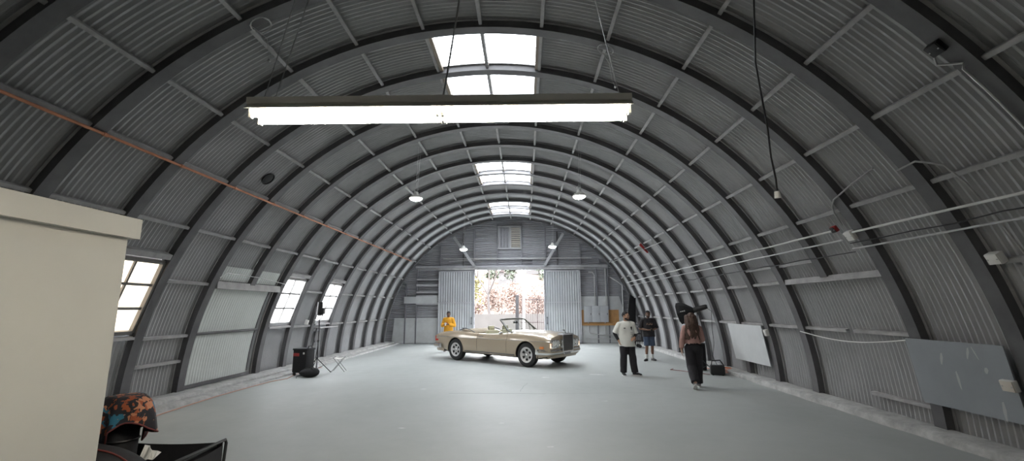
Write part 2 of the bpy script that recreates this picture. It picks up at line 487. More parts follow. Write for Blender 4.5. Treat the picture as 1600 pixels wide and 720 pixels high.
# near end wall behind the photographer
wn = MB()
arc = [(-RE*math.cos(math.radians(t)), ZC+RE*math.sin(math.radians(t))) for t in range(1, 180, 3)]
poly = [(-6.5, 0)]+[p for p in arc if p[1] > 0]+[(6.5, 0)]
wn.prism([(x, YN, z) for x, z in poly], (0, -.05, 0))
struct(build('wall_near', wn, SHEETE, flat=True), 'near end wall behind the viewer', 'wall')

# ------------------------------------------------------------------ rooflights and windows
FIBRE = glassy('translucent_rooflight', (.9, .92, .95), .04, 1, .6, (.92, .92, .9))
FROST = glassy('frosted_window_pane', (.55, .55, .56), .06, 1, .65, (.58, .575, .565))
FIBRED = glassy('dimmed_rooflight', (.32, .32, .32), .04, 1, .6, (.32, .32, .315))  # nearest rooflight tinted darker on purpose, to let less daylight into the near bays
WARM = glassy('grimy_window_pane', (.13, .115, .09), .05, 1, .8, (.21, .172, .125))
FRAMEM = mat('window_steel', (.17, .165, .16), .5)
TIMB = mat('rooflight_timber', (.36, .30, .24), .6)
wn_ = 0
for pair, lab in (((1, 2), 'nearest rooflight above the hanging strip light'), ((6, 7), 'middle rooflight halfway down the roof'), ((10, 11), 'farthest rooflight near the end wall')):
    wn_ += 1
    ya, yb = rib_y(pair[0]), rib_y(pair[1]+1)-FW
    t = thing('window_%d' % wn_, lab, 'rooflight', (0, (ya+yb)/2, ZC+RS), kind='structure')
    for k in pair:
        for (a, b) in ((ST0-.3, 90), (90, ST1+.3)):
            mb = MB(); sheet(mb, rib_y(k)-.05, rib_y(k+1)+.05, a, b, RS+.01, .012, .0839, 6, 2)
            build('pane', mb, FIBRED if k < 3 else FIBRE, t, recalc=False)
        fr = MB()
        for th in (ST0, ST1):
            fr.beam(A(th, R0+.10, rib_y(k)), A(th, R0+.10, rib_y(k+1)-FW), .06, .10)
        fr.beam(A(90, R0+.11, rib_y(k)), A(90, R0+.11, rib_y(k+1)-FW), .07, .07)
        build('curb_frame', fr, TIMB, t)
        fr = MB()
        for f in ((.42, .78) if k == pair[0] else (.6,)):
            y = rib_y(k)+SP*f
            fr.tube([A(ST0+(ST1-ST0)*i/8, R0+.14, y) for i in range(9)], .009, 6)
        build('glazing_bar', fr, COND, t)

def left_window(k, lab, m, cols=2):
    global wn_
    wn_ += 1
    y0, y1 = rib_y(k)+.02, rib_y(k+1)-FW-.02
    Rw = R0+.09
    B, T = A(WT0, Rw, 0), A(WT1, Rw, 0)
    def P(u, v, off=0):  # u along y, v up
        q = B+(T-B)*v; n = V((T.z-B.z, 0, -(T.x-B.x))).normalized()
        return V((q.x, y0+(y1-y0)*u, q.z))+n*off
    t = thing('window_%d' % wn_, lab, 'window', P(.5, 0), kind='structure')
    fr = MB(); up = V((T.z-B.z, 0, -(T.x-B.x)))
    for v in (0, 1): fr.beam(P(0, v), P(1, v), .07, .08, up)
    for u in (0, 1): fr.beam(P(u, 0), P(u, 1), .06, .08, up)
    build('window_frame', fr, FRAMEM if k == 1 else PURL, t)
    fr = MB()
    for v in (1/3, 2/3): fr.beam(P(0, v, -.01), P(1, v, -.01), .045, .035, up)
    for u in range(1, cols): fr.beam(P(u/cols, 0, -.01), P(u/cols, 1, -.01), .04, .035, up)
    build('muntin', fr, FRAMEM, t)
    mb = MB(); vs = [mb.bm.verts.new(P(u, v, -.03)) for u, v in ((0, 0), (1, 0), (1, 1), (0, 1))]; mb.bm.faces.new(vs)
    build('pane', mb, m, t, flat=True)
    sl = MB(); sl.beam(A(WT0-.9, R0+.05, y0), A(WT0-.9, R0+.05, y1), .14, .05, (0, 0, 1)); build('window_sill', sl, PURL, t)
    hd = MB(); hd.beam(A(WT1+1.2, R0+.08, y0), A(WT1+1.2, R0+.08, y1), .10, .17, A(WT1, 1, 0)-A(0, 0, 0)); build('window_head', hd, PURL, t)
left_window(1, 'left wall window nearest the viewer with warm grimy panes', WARM)
left_window(5, 'middle left wall window with six bright frosted panes', FROST)
left_window(7, 'farthest left wall window behind the black light stand', FROST)

# pale corrugated side door in the left wall, between two windows
t = thing('door_3', 'pale corrugated side door in the left wall under a header beam', 'door', A(3, R0, rib_y(4)), kind='structure')
mb = MB(); sheet(mb, rib_y(3)+.03, rib_y(5)-.50, 2.6, 21.0, R0+.085, .014, .0839, 8, 2); build('door_leaf', mb, SHEETW, t, recalc=False)
mb = MB()
for th, w in ((21.9, .16),): mb.beam(A(th, R0+.03, rib_y(3)), A(th, R0+.03, rib_y(5)-FW), .10, w)
build('header_beam', mb, PURL, t)
mb = MB(); mb.tube([A(12.2, R0+.04, rib_y(3)+.03), A(12.2, R0+.04, rib_y(5)-.45)], .03, 8); build('mid_bar', mb, RIB, t)
mb = MB(); mb.beam(A(2.4, R0+.06, rib_y(3)), A(2.4, R0+.06, rib_y(5)-.45), .06, .07); build('bottom_rail', mb, RIB, t)
mb = MB(); mb.loft([[A(th, r, rib_y(5)-.50+d) for r, d in ((R0+.06, 0), (R0+.06, .07), (R0+.13, .07), (R0+.13, 0))] for th in range(3, 23, 2)]); build('jamb', mb, RIB, t)
mb = MB(); sheet(mb, rib_y(3)+.03, rib_y(5)-.35, 22.6, 25.6, R0+.11, .014, .0839, 8, 2); build('top_panel', mb, SHEETW, t, recalc=False)

# right wall headers over the tall sheet bays
t = thing('trim_%d' % (tn+1), 'double header beam on the right wall carrying the cut off rib', 'beam', A(158.5, R0, rib_y(2)), kind='structure'); tn += 1
mb = MB(); mb.beam(A(158.6, R0+.05, rib_y(1)), A(158.6, R0+.05, rib_y(3)-FW), .07, .10); build('lower_beam', mb, PURL, t)
mb = MB(); mb.beam(A(155.6, R0+.09, rib_y(2)), A(155.6, R0+.09, rib_y(3)-FW), .05, .06); build('upper_beam', mb, PURL, t)

# ------------------------------------------------------------------ pipes, cables and boxes
def arcline(th, r, ya, yb, n=24, wob=0, seed=0):
    return [A(th+wob*noise.noise(V((seed, i*.9, 0))), r, ya+(yb-ya)*i/n) for i in range(n+1)]
t = thing('copper_pipe', 'long thin orange-brown copper pipe clipped across all the left ribs', 'pipe', A(40.7, R0-.03, 8))
mb = MB(); mb.tube(arcline(40.7, R0-.035, YN+.2, 21.6, 40, .05, 1), .021, 8); build('pipe_run', mb, COPPER, t)
mb = MB()
mb.bm.free()
for k in range(-3, 12):
    mb = MB(); mb.lathe(A(40.7, R0-.035, rib_y(k)-.03), (0, 1, 0), [(-.03, .0), (-.03, .029), (.03, .029), (.03, 0)], 10); build('coupling', mb, COPPER, t)
def conduit(name, lab, cat, runs, m, r=.014, clips=None, grp=None):
    mb = MB()
    for pts in runs: mb.tube(pts, r, 8)
    return tag(build(name, mb, m), lab, cat, grp)
conduit('conduit', 'upper white conduit running the length of the right wall', 'conduit', [arcline(152.2, R0-.03, YN+.3, 7.0, 16, .05, 2), arcline(151.4, R0-.03, 7.2, 21.8, 30, .12, 3)], CONDW, .016)
conduit('conduit', 'lower grey conduit running the length of the right wall', 'conduit', [arcline(154.5, R0-.03, YN+.3, 7.0, 16, .05, 4), arcline(153.0, R0-.03, 7.1, 21.6, 30, .1, 5)], COND, .014)
conduit('cable', 'dark cable strung between the two right wall conduits', 'cable', [arcline(153.7, R0-.02, YN+.3, 7.0, 20, .3, 6), arcline(155.0, R0-.02, 7.0, 16, 20, .3, 8)], BLACK, .009)
conduit('conduit', 'high conduit sloping along the far right ribs', 'conduit', [[A(140.6+i*.12, R0-.03, 22.0-i*.62) for i in range(14)]], COND, .014)
conduit('conduit', 'bright conduit running down the rib at the upper right', 'conduit', [[A(137.3, R0-.03, 4.12), A(138.6, R0-.03, 4.20), A(139.6, R0-.03, 4.02)]+[A(140+i*2, R0-.03, 4.06) for i in range(14)]], COND, .012)
conduit('conduit', 'bent conduit crossing the near right bay above the white box', 'conduit', [[A(145.2, R0-.02, 5.75), A(146.0, R0-.02, 6.2), A(147.2, R0-.02, 6.72), A(148, R0-.02, 6.84), A(149, R0-.02, 6.9), A(151, R0-.02, 6.92)]], PURL, .012)
conduit('conduit', 'curved grey conduit looping over the nearest right rib', 'conduit', [[A(146.5, R0, 5.5), A(146.2, R0-.02, 5.2), A(147.5, R0-.02, 4.95), A(150, R0-.02, 4.88), A(154, R0, 4.86), A(158, R0+.02, 4.84)]], PURL, .012)
conduit('conduit', 'short pale conduit across the left ribs above the side door', 'conduit', [[A(23.5, R0-.02, rib_y(3)-.05), A(24.6, R0-.03, rib_y(3)+.1), A(24.4, R0-.03, rib_y(4)), A(23.6, R0-.03, rib_y(5)-.2), A(23.4, R0-.03, rib_y(6)-.5)]], COND, .011)

def wall_box(name, lab, cat, th, y, size, m, lidm=None, r=R0-.02, grp=None):
    n = A(th, 1, 0)-A(0, 0, 0); n = V((n.x, 0, n.z-ZC)).normalized()
    tn_ = V((-n.z, 0, n.x)); M3 = Matrix((V((0, 1, 0)), tn_, n)).transposed().to_4x4()
    c = A(th, r, y)
    t = thing(name, lab, cat, c, 0, grp)
    mb = MB(); mb.box(c, size, M3, .006); build('box_body', mb, m, t)
    mb = MB(); mb.box(c-n*(size[2]/2+.004), (size[0]*.92, size[1]*.92, .01), M3, .002)
    build('cover_plate', mb, lidm or m, t)
    for sx in (-.35, .35):
        mb = MB(); mb.cyl(c-n*(size[2]/2+.006)+V((0, sx*size[0], 0)), c-n*(size[2]/2+.013)+V((0, sx*size[0], 0)), .008, n=8); build('screw', mb, STEEL, t)
    return t
wall_box('junction_box', 'white junction box on the right rib where the conduits meet', 'junction box', 152.6, 6.88, (.15, .15, .08), PLASTW)
wall_box('junction_box', 'white junction box on the near right wall below the conduits', 'junction box', 158.0, 5.1, (.14, .13, .08), PLASTW)
wall_box('junction_box', 'dark junction box high on the rib at upper right', 'junction box', 137.3, 4.08, (.13, .13, .07), BLACK)
wall_box('fire_alarm_box', 'small red box beside the white junction box on the right', 'alarm box', 151.2, 7.12, (.10, .10, .06), RED, BLACK)
wall_box('outlet_box', 'white outlet at the right edge of the scuffed grey board', 'outlet', 171.3, 5.55, (.15, .13, .06), PLASTW, mat('worn_beige', (.6, .55, .48), .5), r=R0-.07)
wall_box('outlet_box', 'grey outlet box with cable on the right rib by the white board', 'outlet', 168.4, rib_y(4)-.1, (.11, .15, .08), PLASTW)
wall_box('outlet_box', 'white outlet box low on the left wall between the windows', 'outlet', 13.3, rib_y(7)-.65, (.12, .14, .08), PLASTW)
wall_box('outlet_box', 'grey outlet box low on the left rib beside the white one', 'outlet', 13.3, rib_y(7)-.1, (.12, .13, .08), COND)
wall_box('junction_box', 'round grey junction box high on the ridge purlin, upper left', 'junction box', 58.2, rib_y(-1)-.1, (.13, .13, .08), PURL)
wall_box('sign_tag', 'small red tag hanging from a rib on the far right roof', 'tag', 141.5, rib_y(8)-.1, (.02, .42, .10), RED)

# panel boards fixed low on the right wall
def wall_board(name, lab, ya, yb, ta, tb, r, m, th=.018, corners=None):
    mb = MB(); P = [A(ta, r, ya), A(ta, r, yb), A(tb, r, yb), A(tb, r, ya)]
    n = (P[1]-P[0]).cross(P[3]-P[0]).normalized()*th
    mb.prism(P, n); return tag(build(name, mb, m, flat=True), lab, 'board')
gb = mat('scuffed_grey_board', (.27, .29, .31), .5, 0, .10, 1.2)
o = wall_board('wall_board', 'big scuffed grey board on the near right wall', rib_y(0)+.02, rib_y(1)+.03, 167.2, 175.2, R0-.03, gb)
mb = MB(); rnd = random.Random(11)
for i in range(6):
    y = rnd.uniform(rib_y(0)+.2, rib_y(1)); th = rnd.uniform(168.2, 174.4); l = rnd.uniform(.03, .13); w = rnd.uniform(.008, .03)
    d = rnd.uniform(-.5, .5)
    # chips of paint scraped off the board
    def Q(u, v):
        ta, tb = A(167.2, R0-.03, 0), A(175.2, R0-.03, 0); f = (th-167.2)/8
        q = ta+(tb-ta)*(f+u/ (tb-ta).length); n = V(((tb-ta).z, 0, -(tb-ta).x)).normalized()
        if n.x > 0: n = -n
        return V((q.x, y+v+d*u, q.z))+n*.0205
    mb.bm.faces.new([mb.bm.verts.new(Q(*p)) for p in ((-l, -w*.4), (-l*.2, -w), (l, -w*.3), (l*.8, w*.5), (0, w), (-l*.9, w*.6))])
build('paint_chip', mb, mat('pale_chip', (.44, .45, .45), .6), o, flat=True)
wall_board('wall_board', 'smooth white board low on the right wall, middle distance', rib_y(4)+.03, rib_y(5)+.42, 167.0, 175.4, R0-.03, WHITEB)
mb = MB(); mb.tube([A(167.5+1.0*math.sin(i/16*PI), R0-.03, rib_y(3)-.1-(SP*1.9)*i/16) for i in range(17)], .010, 6); tag(build('bent_cable', mb, CONDW), 'pale cable sagging along the right wall rail', 'cable')

# ------------------------------------------------------------------ hanging strip light
FL0, FL1 = V((-1.035, 2.63, 3.035)), V((1.365, 2.70, 3.05))
FD_ = (FL1-FL0).normalized(); FY = V((-FD_.y, FD_.x, 0)).normalized(); FU = FD_.cross(FY)
t = thing('strip_light', 'long hanging fluorescent strip light with glowing tubes', 'light', (FL0+FL1)/2)
def fbeam(mb, a, b, w, h, oy=0, oz=0): mb.beam(FL0+FD_*a+FY*oy+FU*oz, FL0+FD_*b+FY*oy+FU*oz, w, h, FU)
Lf = (FL1-FL0).length
mb = MB(); prof = [(-.115, -.035), (-.05, .028), (.05, .028), (.115, -.035), (.108, -.037), (.046, .02), (-.046, .02), (-.108, -.037)]
mb.loft([[FL0+FD_*s+FY*a+FU*b for a, b in prof] for s in (0, Lf)])
build('reflector', mb, WHITEP, t, smooth=15)
mb = MB(); fbeam(mb, .005, Lf-.005, .20, .040, 0, .022); build('ballast_channel', mb, mat('housing_enamel', (.80, .77, .72), .45), t)
for s0, s1 in ((.035, Lf/2-.03), (Lf/2+.03, Lf-.035)):
    for oy, oz in ((-.055, -.052), (.055, -.052)):
        mb = MB(); a = FL0+FD_*s0+FY*oy+FU*oz; b = FL0+FD_*s1+FY*oy+FU*oz; mb.cyl(a, b, .0185, n=16); build('tube', mb, LAMP, t)
for s in (.015, Lf/2-.017, Lf/2+.017, Lf-.015):
    for oy in (-.055, .055):
        mb = MB(); fbeam(mb, s-.008, s+.008, .03, .075, oy, -.04); build('lamp_socket', mb, WHITEP, t)
for s, off in ((.05, (.42, .25, 3.0)), (.12, (.46, .30, 2.98)), (Lf-.05, (-.52, .2, 2.98))):
    a = FL0+FD_*s+FU*.04; mb = MB(); mb.tube([a, a+V(off)*.5+V((.01, 0, 0)), a+V(off)], .0035, 5); build('hanger_wire', mb, STEEL, t)
a = FL0+FD_*(Lf/2)+FU*.04; mb = MB(); mb.tube([a, a+V((.02, .0, .12)), a+V((.10, -.05, .62)), a+V((.46, -.2, 3.2))], .006, 6); build('hanger_wire', mb, STEEL, t)
mb = MB(); fbeam(mb, Lf/2-.03, Lf/2+.03, .05, .03, 0, -.03); build('centre_clip', mb, STEEL, t)

# ------------------------------------------------------------------ high-bay lamps
def high_bay():
    t = thing('high_bay_light', '', 'light', (0, 0, 0), 0, 'round high bay lamps')
    mb = MB(); mb.lathe((0, 0, 0), (0, 0, 1), [(0, .0), (0, .165), (.03, .17), (.06, .14), (.085, .09), (.10, .06), (.17, .055), (.18, 0)], 28); build('housing', mb, WHITEP, t, local=True)
    mb = MB(); mb.lathe((0, 0, -.012), (0, 0, 1), [(-.055, 0), (-.05, .06), (-.03, .12), (.0, .155), (.014, .158), (.014, 0)], 28); build('lens', mb, HBAY, t, local=True)
    mb = MB(); mb.tube([(.05*math.cos(a), 0, .235+.05*math.sin(a)) for a in [2*PI*i/14 for i in range(14)]], .007, 6, closed=True); build('hook', mb, STEEL, t, local=True)
    return t
def cord_part(t, L, lean):
    mb = MB(); mb.tube([(0, 0, .27), (lean*.4, 0, .27+(L-.27)*.5), (lean, 0, L)], .006, 6)
    mb.tube([(.03, 0, .2), (.05+lean*.4, 0, .27+(L-.27)*.55), (lean+.06, 0, L)], .0045, 6)
    return build('cord', mb, COND, t, local=True)
hb = high_bay()
spots = [((-2.12, 11.2, 4.60), 'hanging round lamp on the left, nearer pair'), ((2.11, 11.2, 4.60), 'hanging round lamp on the right, nearer pair'),
         ((-1.94, 19.0, 4.28), 'hanging round lamp on the left, far pair by the end wall'), ((1.89, 19.0, 4.36), 'hanging round lamp on the right, far pair by the end wall')]
HB = [hb]+[copy_tree(hb) for _ in range(3)]
for o, (p, lab) in zip(HB, spots):
    o.location = p; o['label'] = lab; WM[o] = Matrix.Translation(p)
    top = math.sqrt(R0**2-p[0]**2)+ZC-p[2]
    cord_part(o, top+.02, .03)
for o, (p, lab) in zip(HB, spots):
    ld = bpy.data.lights.new('lamp_beam', 'SPOT'); ld.energy = 220; ld.spot_size = 2.6; ld.spot_blend = .6; ld.shadow_soft_size = .14; ld.color = (1, .97, .9)
    lo = bpy.data.objects.new('lamp_beam', ld); COL.objects.link(lo); lo.location = (p[0], p[1], p[2]-.03)

# ------------------------------------------------------------------ loose cables and small things on the roof
def coil(lab, th, y, r, n, seed, m=COND, drop=None):
    rnd = random.Random(seed); c = A(th, R0-.04, y); nrm = V((c.x, 0, c.z-ZC)).normalized(); tg = V((-nrm.z, 0, nrm.x))
    mb = MB(); pts = []
    for i in range(n*16+1):
        a = 2*PI*i/16; rr = r*(1+.12*math.sin(i*.37+seed))
        pts.append(c+tg*rr*math.cos(a)+V((0, 1, 0))*rr*math.sin(a)-nrm*(.01+.004*(i % 5)))
    mb.tube(pts, .005, 5)
    if drop: mb.tube([c+tg*r*.9]+[c+V(d) for d in drop], .005, 5); mb.ball(c+V(drop[-1]), .022)
    return tag(build('wire_coil', mb, m), lab, 'wire coil')
coil('loop of grey wire tied to the left roof rib near the strip light', 63.3, 5.38, .13, 3, 1, drop=[(-.05, .25, -.06), (-.10, .42, -.22), (-.1, .43, -.30)])
coil('coil of grey wire tied to the right roof rib near the rooflight', 108.6, 6.72, .13, 4, 5, drop=[(.1, .2, -.15), (.2, .5, -.3), (.25, .5, -.42)])
t = thing('hanging_flex', 'black cord with a pale plug hanging from the roof, upper right', 'cord', (2.86, 3.85, 2.8))
mb = MB(); mb.tube([(2.96, 3.95, 2.80), (2.95, 3.93, 2.9), (2.90, 3.88, 3.1), (2.88, 3.85, 3.36), (2.82, 3.79, 3.7), (2.78, 3.75, 3.95), (2.77, 3.65, 4.5), (2.78, 3.6, 5.72)], .008, 6); build('cable_run', mb, BLACK, t)
mb = MB(); mb.cyl((2.96, 3.95, 2.80), (2.965, 3.955, 2.74), .022, .028, 12); build('plug', mb, PLASTW, t)
# dark vent flap in the left roof
t = thing('roof_vent', 'small dark round vent hole in the left roof sheet', 'vent', A(44.4, RS-.04, 8.85))
c = A(44.4, RS-.05, 8.86); nrm = V((c.x, 0, c.z-ZC)).normalized()
mb = MB(); mb.lathe(c, -nrm, [(-.01, 0), (-.01, .135), (.03, .145), (.03, .125), (.0, .12), (.0, 0)], 20); build('collar', mb, mat('vent_dark', (.003, .003, .003)), t)
mb = MB(); mb.ball(c-nrm*.012, (.118, .118, .02), V((0, 0, 1)).rotation_difference(nrm).to_matrix().to_4x4()); build('flap', mb, mat('vent_dark', (.003, .003, .003), 1, spec=0), t)
# small ridge brackets under the roof (ceiling fan-like bar)
t = thing('roof_bracket', 'thin dark cross bar under the ridge behind the strip light', 'bracket', (.0, 10.2, 6.2))
mb = MB(); mb.beam((-.33, 10.3, 6.26), (.33, 10.3, 6.26), .03, .03); mb.cyl((0, 10.3, 6.26), (0, 10.3, 6.42), .012); build('bar', mb, BLACK, t)

# ------------------------------------------------------------------ electrical gear on the far wall
yw = YB-.12
t = thing('plywood_panel', 'orange plywood backing board behind the electrical cabinet', 'board', (4.6, yw, .95))
mb = MB(); mb.box((4.52, yw+.04, 1.28), (1.95, .02, .78)); build('ply_sheet', mb, PLY, t)
mb = MB(); mb.box((4.5, yw+.0, .94), (1.8, .06, .11)); build('batten', mb, PLY, t)
t = thing('electrical_cabinet', 'grey three door electrical cabinet on the far wall', 'cabinet', (4.3, yw-.06, 1.05))
mb = MB(); mb.box((4.32, yw-.05, 1.46), (1.24, .16, .82), bev=.01); build('cabinet_body', mb, DOORM, t)
for i in range(3):
    mb = MB(); x = 3.90+.42*i; mb.box((x, yw-.135, 1.46), (.40, .015, .78), bev=.004); d = build('door', mb, DOORM, t)
    mb = MB(); mb.box((x+.14, yw-.15, 1.46), (.03, .02, .10)); build('latch', mb, RIB, d)
def wall_pipe(lab, pts, r=.022, m=COND):
    mb = MB(); mb.tube(pts, r, 8); return tag(build('wall_conduit', mb, m), lab, 'conduit')
wall_pipe('grey conduit rising from the cabinet, left of two', [(4.30, yw, 1.88), (4.30, yw, 3.45), (4.22, yw, 3.6), (4.0, yw, 3.62)])
wall_pipe('grey conduit rising from the cabinet to the header, right of two', [(4.87, yw, 1.88), (4.87, yw, 3.84)])
wall_pipe('grey conduit bending along the wall under the cabinet', [(3.92, yw, 1.05), (3.92, yw, .62), (4.02, yw, .5), (4.5, yw, .42), (5.4, yw, .40)])
wall_pipe('low grey conduit along the foot of the far wall', [(3.8, yw, .22), (5.9, yw, .22)], .018)
wall_pipe('short grey conduit dropping from the cabinet right side', [(4.78, yw, 1.05), (4.78, yw, .4)])
wall_pipe('pale conduit up the far right corner', [(5.72, yw, .9), (5.72, yw, 2.9), (5.5, yw, 3.1), (5.1, yw, 3.35)], .02, CONDW)
# dark gear in the far right corner
t = thing('folded_backdrop', 'tall dark folded panel leaning in the far right corner', 'panel', (5.75, 21.9, 0))
mb = MB(); mb.prism([(5.45, 22.0, .0), (5.95, 22.2, .0), (6.08, 22.3, 2.25), (5.78, 22.2, 2.4)], (.03, -.09, 0)); build('panel_body', mb, BLACKF, t, flat=True)
mb = MB(); mb.beam((5.45, 21.93, .02), (5.8, 22.11, 2.4), .04, .05); build('edge_bar', mb, BLACK, t)
t = thing('utility_cart', 'dark wheeled cart in the far right corner by the cabinet', 'cart', (5.55, 20.8, 0))
mb = MB(); mb.box((5.5, 20.8, .62), (.7, .45, .05), bev=.01); mb.box((5.5, 20.8, .30), (.7, .45, .04), bev=.01); build('tray', mb, BLACK, t)
for sx in (-.3, .3):
    for sy in (-.18, .18):
        mb = MB(); mb.cyl((5.5+sx, 20.8+sy, .1), (5.5+sx, 20.8+sy, .95), .016); build('post', mb, RIB, t)
        mb = MB(); mb.lathe((5.5+sx, 20.8+sy-.02, .075), (0, 1, 0), [(0, 0), (0, .075), (.04, .075), (.04, 0)], 16); build('wheel', mb, RUBBER, t)
mb = MB(); mb.tube([(5.2, 20.62, .95), (5.2, 20.98, .95), (5.8, 20.98, .95), (5.8, 20.62, .95)], .016, 8, closed=True); build('handle', mb, STEEL, t)
t = thing('equipment_bag', 'black round bag sitting on the dark wheeled cart', 'bag', (5.5, 20.8, .645))
mb = MB(); mb.ball((5.5, 20.8, .80), (.27, .17, .16)); build('bag_body', mb, BLACKF, t)
mb = MB(); mb.tube([(5.35+.3*i/8, 20.8, .94+.09*math.sin(i/8*PI)) for i in range(9)], .012, 6); build('handle', mb, BLACK, t)

# ------------------------------------------------------------------ beige partition on the left
BX = -2.27
bm_ = mat('beige_painted_partition', (.545, .535, .495), .55, 0, .05, .8)
t = thing('partition', 'tall beige painted partition with a cap board in the left foreground', 'partition', (BX-.6, 1.0, 0))
mb = MB(); mb.box((BX-.75, .6, 1.155), (1.5, 5.2, 2.31)); build('panel', mb, bm_, t, flat=True)
mb = MB(); mb.box((BX-.725, .62, 2.38), (1.55, 5.26, .15)); build('cap_board', mb, bm_, t, flat=True)

# ------------------------------------------------------------------ outside the doorway
GR = mat('pale_concrete_yard', (.075, .071, .066), .9, 0, .1, .4, spec=.1)
mb = MB(); mb.box((0, YB+.35+40, -.09), (120, 80, .16)); struct(build('ground', mb, GR, flat=True), 'pale sunlit concrete yard outside the doorway', 'yard')
mb = MB(); mb.box((0, YN-12, -.09), (60, 23.8, .16)); struct(build('ground', mb, GR, flat=True), 'pale concrete yard behind the viewer', 'yard')
# gate
GY = 27.0
t = thing('iron_gate', 'tall barred iron gate standing in the yard at right', 'gate', (1.6, GY, 0))
GB = mat('rusty_gate_iron', (.045, .030, .028), .6)
mb = MB()
for z in (.12, .95, 2.28): mb.beam((.42, GY, z), (3.4, GY, z), .05, .05)
mb.beam((1.42, GY, .1), (1.42, GY, 2.3), .05, .05)
build('gate_frame', mb, GB, t)
for i in range(22):
    mb = MB(); x = .5+i*.13; mb.cyl((x, GY, .08), (x, GY, 2.42), .012, n=8); mb.cyl((x, GY, 2.42), (x, GY, 2.5), .012, .001, 8); build('bar', mb, GB, t)
t = thing('gate_post', 'thick grey steel post at the left end of the iron gate', 'post', (.22, GY, 0))
mb = MB(); mb.beam((.22, GY, 0), (.22, GY, 2.52), .24, .2); build('post_body', mb, mat('post_grey', (.022, .020, .020), .6), t)
mb = MB(); mb.box((.22, GY, 2.54), (.28, .24, .04)); build('post_cap', mb, GB, t)
t = thing('lamp_pole', 'slim white pole rising behind the iron gate', 'pole', (.62, 30, 0))
mb = MB(); mb.cyl((.60, 30, 0), (.60, 30, 5.2), .075, .065); build('pole_shaft', mb, WHITEP, t)
mb = MB(); mb.cyl((.62, 30, 0), (.62, 30, .06), .18, .18); build('base_plate', mb, GB, t)
# low pale wall
mb = MB(); mb.box((0, 38, .65), (26, .25, 1.3)); tag(build('yard_wall', mb, mat('pale_render', (.060, .055, .051), .9, 0, .1, 1, spec=.05)), 'low pale rendered wall across the back of the yard', 'wall')
# hillside
hm = mat('dry_hillside', (.066, .050, .041), .95, 0, .25, .15, spec=0)
mb = MB(); NX, NY = 50, 26; G = []
def hill_z(x, y): return max(0, min(y-60, 75)*.165+max(0, y-135)*.05)+2.5*noise.noise(V((x*.03, y*.03, 1)))*min(1, (y-55)/30)
for j in range(NY+1):
    y = 58+j*7; G.append([mb.bm.verts.new((-90+i*3.6, y, max(-.1, hill_z(-90+i*3.6, y)) if j else -.1)) for i in range(NX+1)])
for j in range(NY):
    for i in range(NX): mb.bm.faces.new((G[j][i], G[j][i+1], G[j+1][i+1], G[j+1][i]))
struct(build('hillside', mb, hm), 'hazy dry hillside rising beyond the yard', 'hill')
def leaf_blob(mb, c, r, n, size, rnd):
    for i in range(n):
        d = V((rnd.gauss(0, 1), rnd.gauss(0, 1), rnd.gauss(0, 1))).normalized()*(rnd.random()**.4)
        p = V(c)+V((d.x*r[0], d.y*r[1], d.z*r[2])); q = Matrix.Rotation(rnd.random()*6, 3, V((rnd.random()-.5, rnd.random()-.5, rnd.random()-.5+.01)))
        s = size*rnd.uniform(.6, 1.3)
        mb.bm.faces.new([mb.bm.verts.new(p+q @ V(v)*s) for v in ((-1, 0, 0), (0, -.5, .1), (1, 0, 0), (0, .5, .1))])
def tree(name, lab, x, y, z, h, r, leafm, seed, grp=None, n=500, ls=.25, sparse=False):
    rnd = random.Random(seed); t = thing(name, lab, 'tree' if 'tree' in name else 'bush', (x, y, z), 0, grp)
    mb = MB()
    def br(p, d, L, rad, dep):
        e = p+d*L; mb.cyl(p, e, rad, rad*.6, 7)
        if dep: 
            for _ in range(3): br(e, (d+V((rnd.uniform(-.7, .7), rnd.uniform(-.5, .5), rnd.uniform(.0, .4)))).normalized(), L*.62, rad*.6, dep-1)
    br(V((x, y, z)), V((rnd.uniform(-.12, .15), 0, 1)).normalized(), h*.42, h*.022, 3)
    build('trunk', mb, mat('tree_bark', (.04, .033, .03), .9), t)
    mb = MB()
    for i in range(7): leaf_blob(mb, (x+rnd.uniform(-.5, .5)*r, y+rnd.uniform(-.5, .5)*r, z+h*rnd.uniform(.5, .85)), (r*.6, r*.6, h*.2), n//7, ls, rnd)
    build('foliage', mb, leafm, t, flat=True, recalc=False)
LF1 = mat('yellow_green_leaves', (.13, .12, .055), .8, 0, .3, .5, spec=.05); LF2 = mat('dusty_green_leaves', (.060, .068, .052), .8, 0, .3, .5, spec=.05); LF3 = mat('reddish_dry_brush', (.165, .120, .102), .8, 0, .3, .5, spec=.05)
tree('young_tree', 'yellow green tree left of the doorway view', -4.3, 42, 0, 5.0, 1.6, LF1, 3, n=420, ls=.16)
tree('bare_tree', 'thin leaning bare tree in the doorway view', -2.4, 40, 0, 7.2, 1.6, LF3, 8, n=60, ls=.10)
rnd = random.Random(21)
bl = ['leftmost reddish dry bush behind the yard wall', 'second reddish dry bush from the left behind the yard wall', 'third reddish dry bush from the left behind the yard wall', 'fourth reddish dry bush from the left behind the yard wall', 'rightmost reddish dry bush behind the yard wall']
for i, lab in enumerate(bl):
    x = -5.6+i*2.7; y = 47+(0, 4, -1, 5, 1)[i]; t = thing('dry_bush', lab, 'bush', (x, y, 0), 0, 'reddish bushes')
    mb = MB(); r2 = random.Random(i)
    for j in range(5): leaf_blob(mb, (x+r2.uniform(-1, 1), y+r2.uniform(-.6, .6), 1.9+r2.uniform(-.7, 1.3)), (1.3, .7, 1.4), 420, .13, r2)
    build('foliage', mb, LF3 if i != 4 else LF1, t, flat=True, recalc=False)
    mb = MB()
    for j in range(5): mb.cyl((x+r2.uniform(-.2, .2), y, 0), (x+r2.uniform(-.9, .9), y, 1.6), .04, .015, 6)
    build('stem', mb, mat('tree_bark', (.04, .033, .03), .9), t)
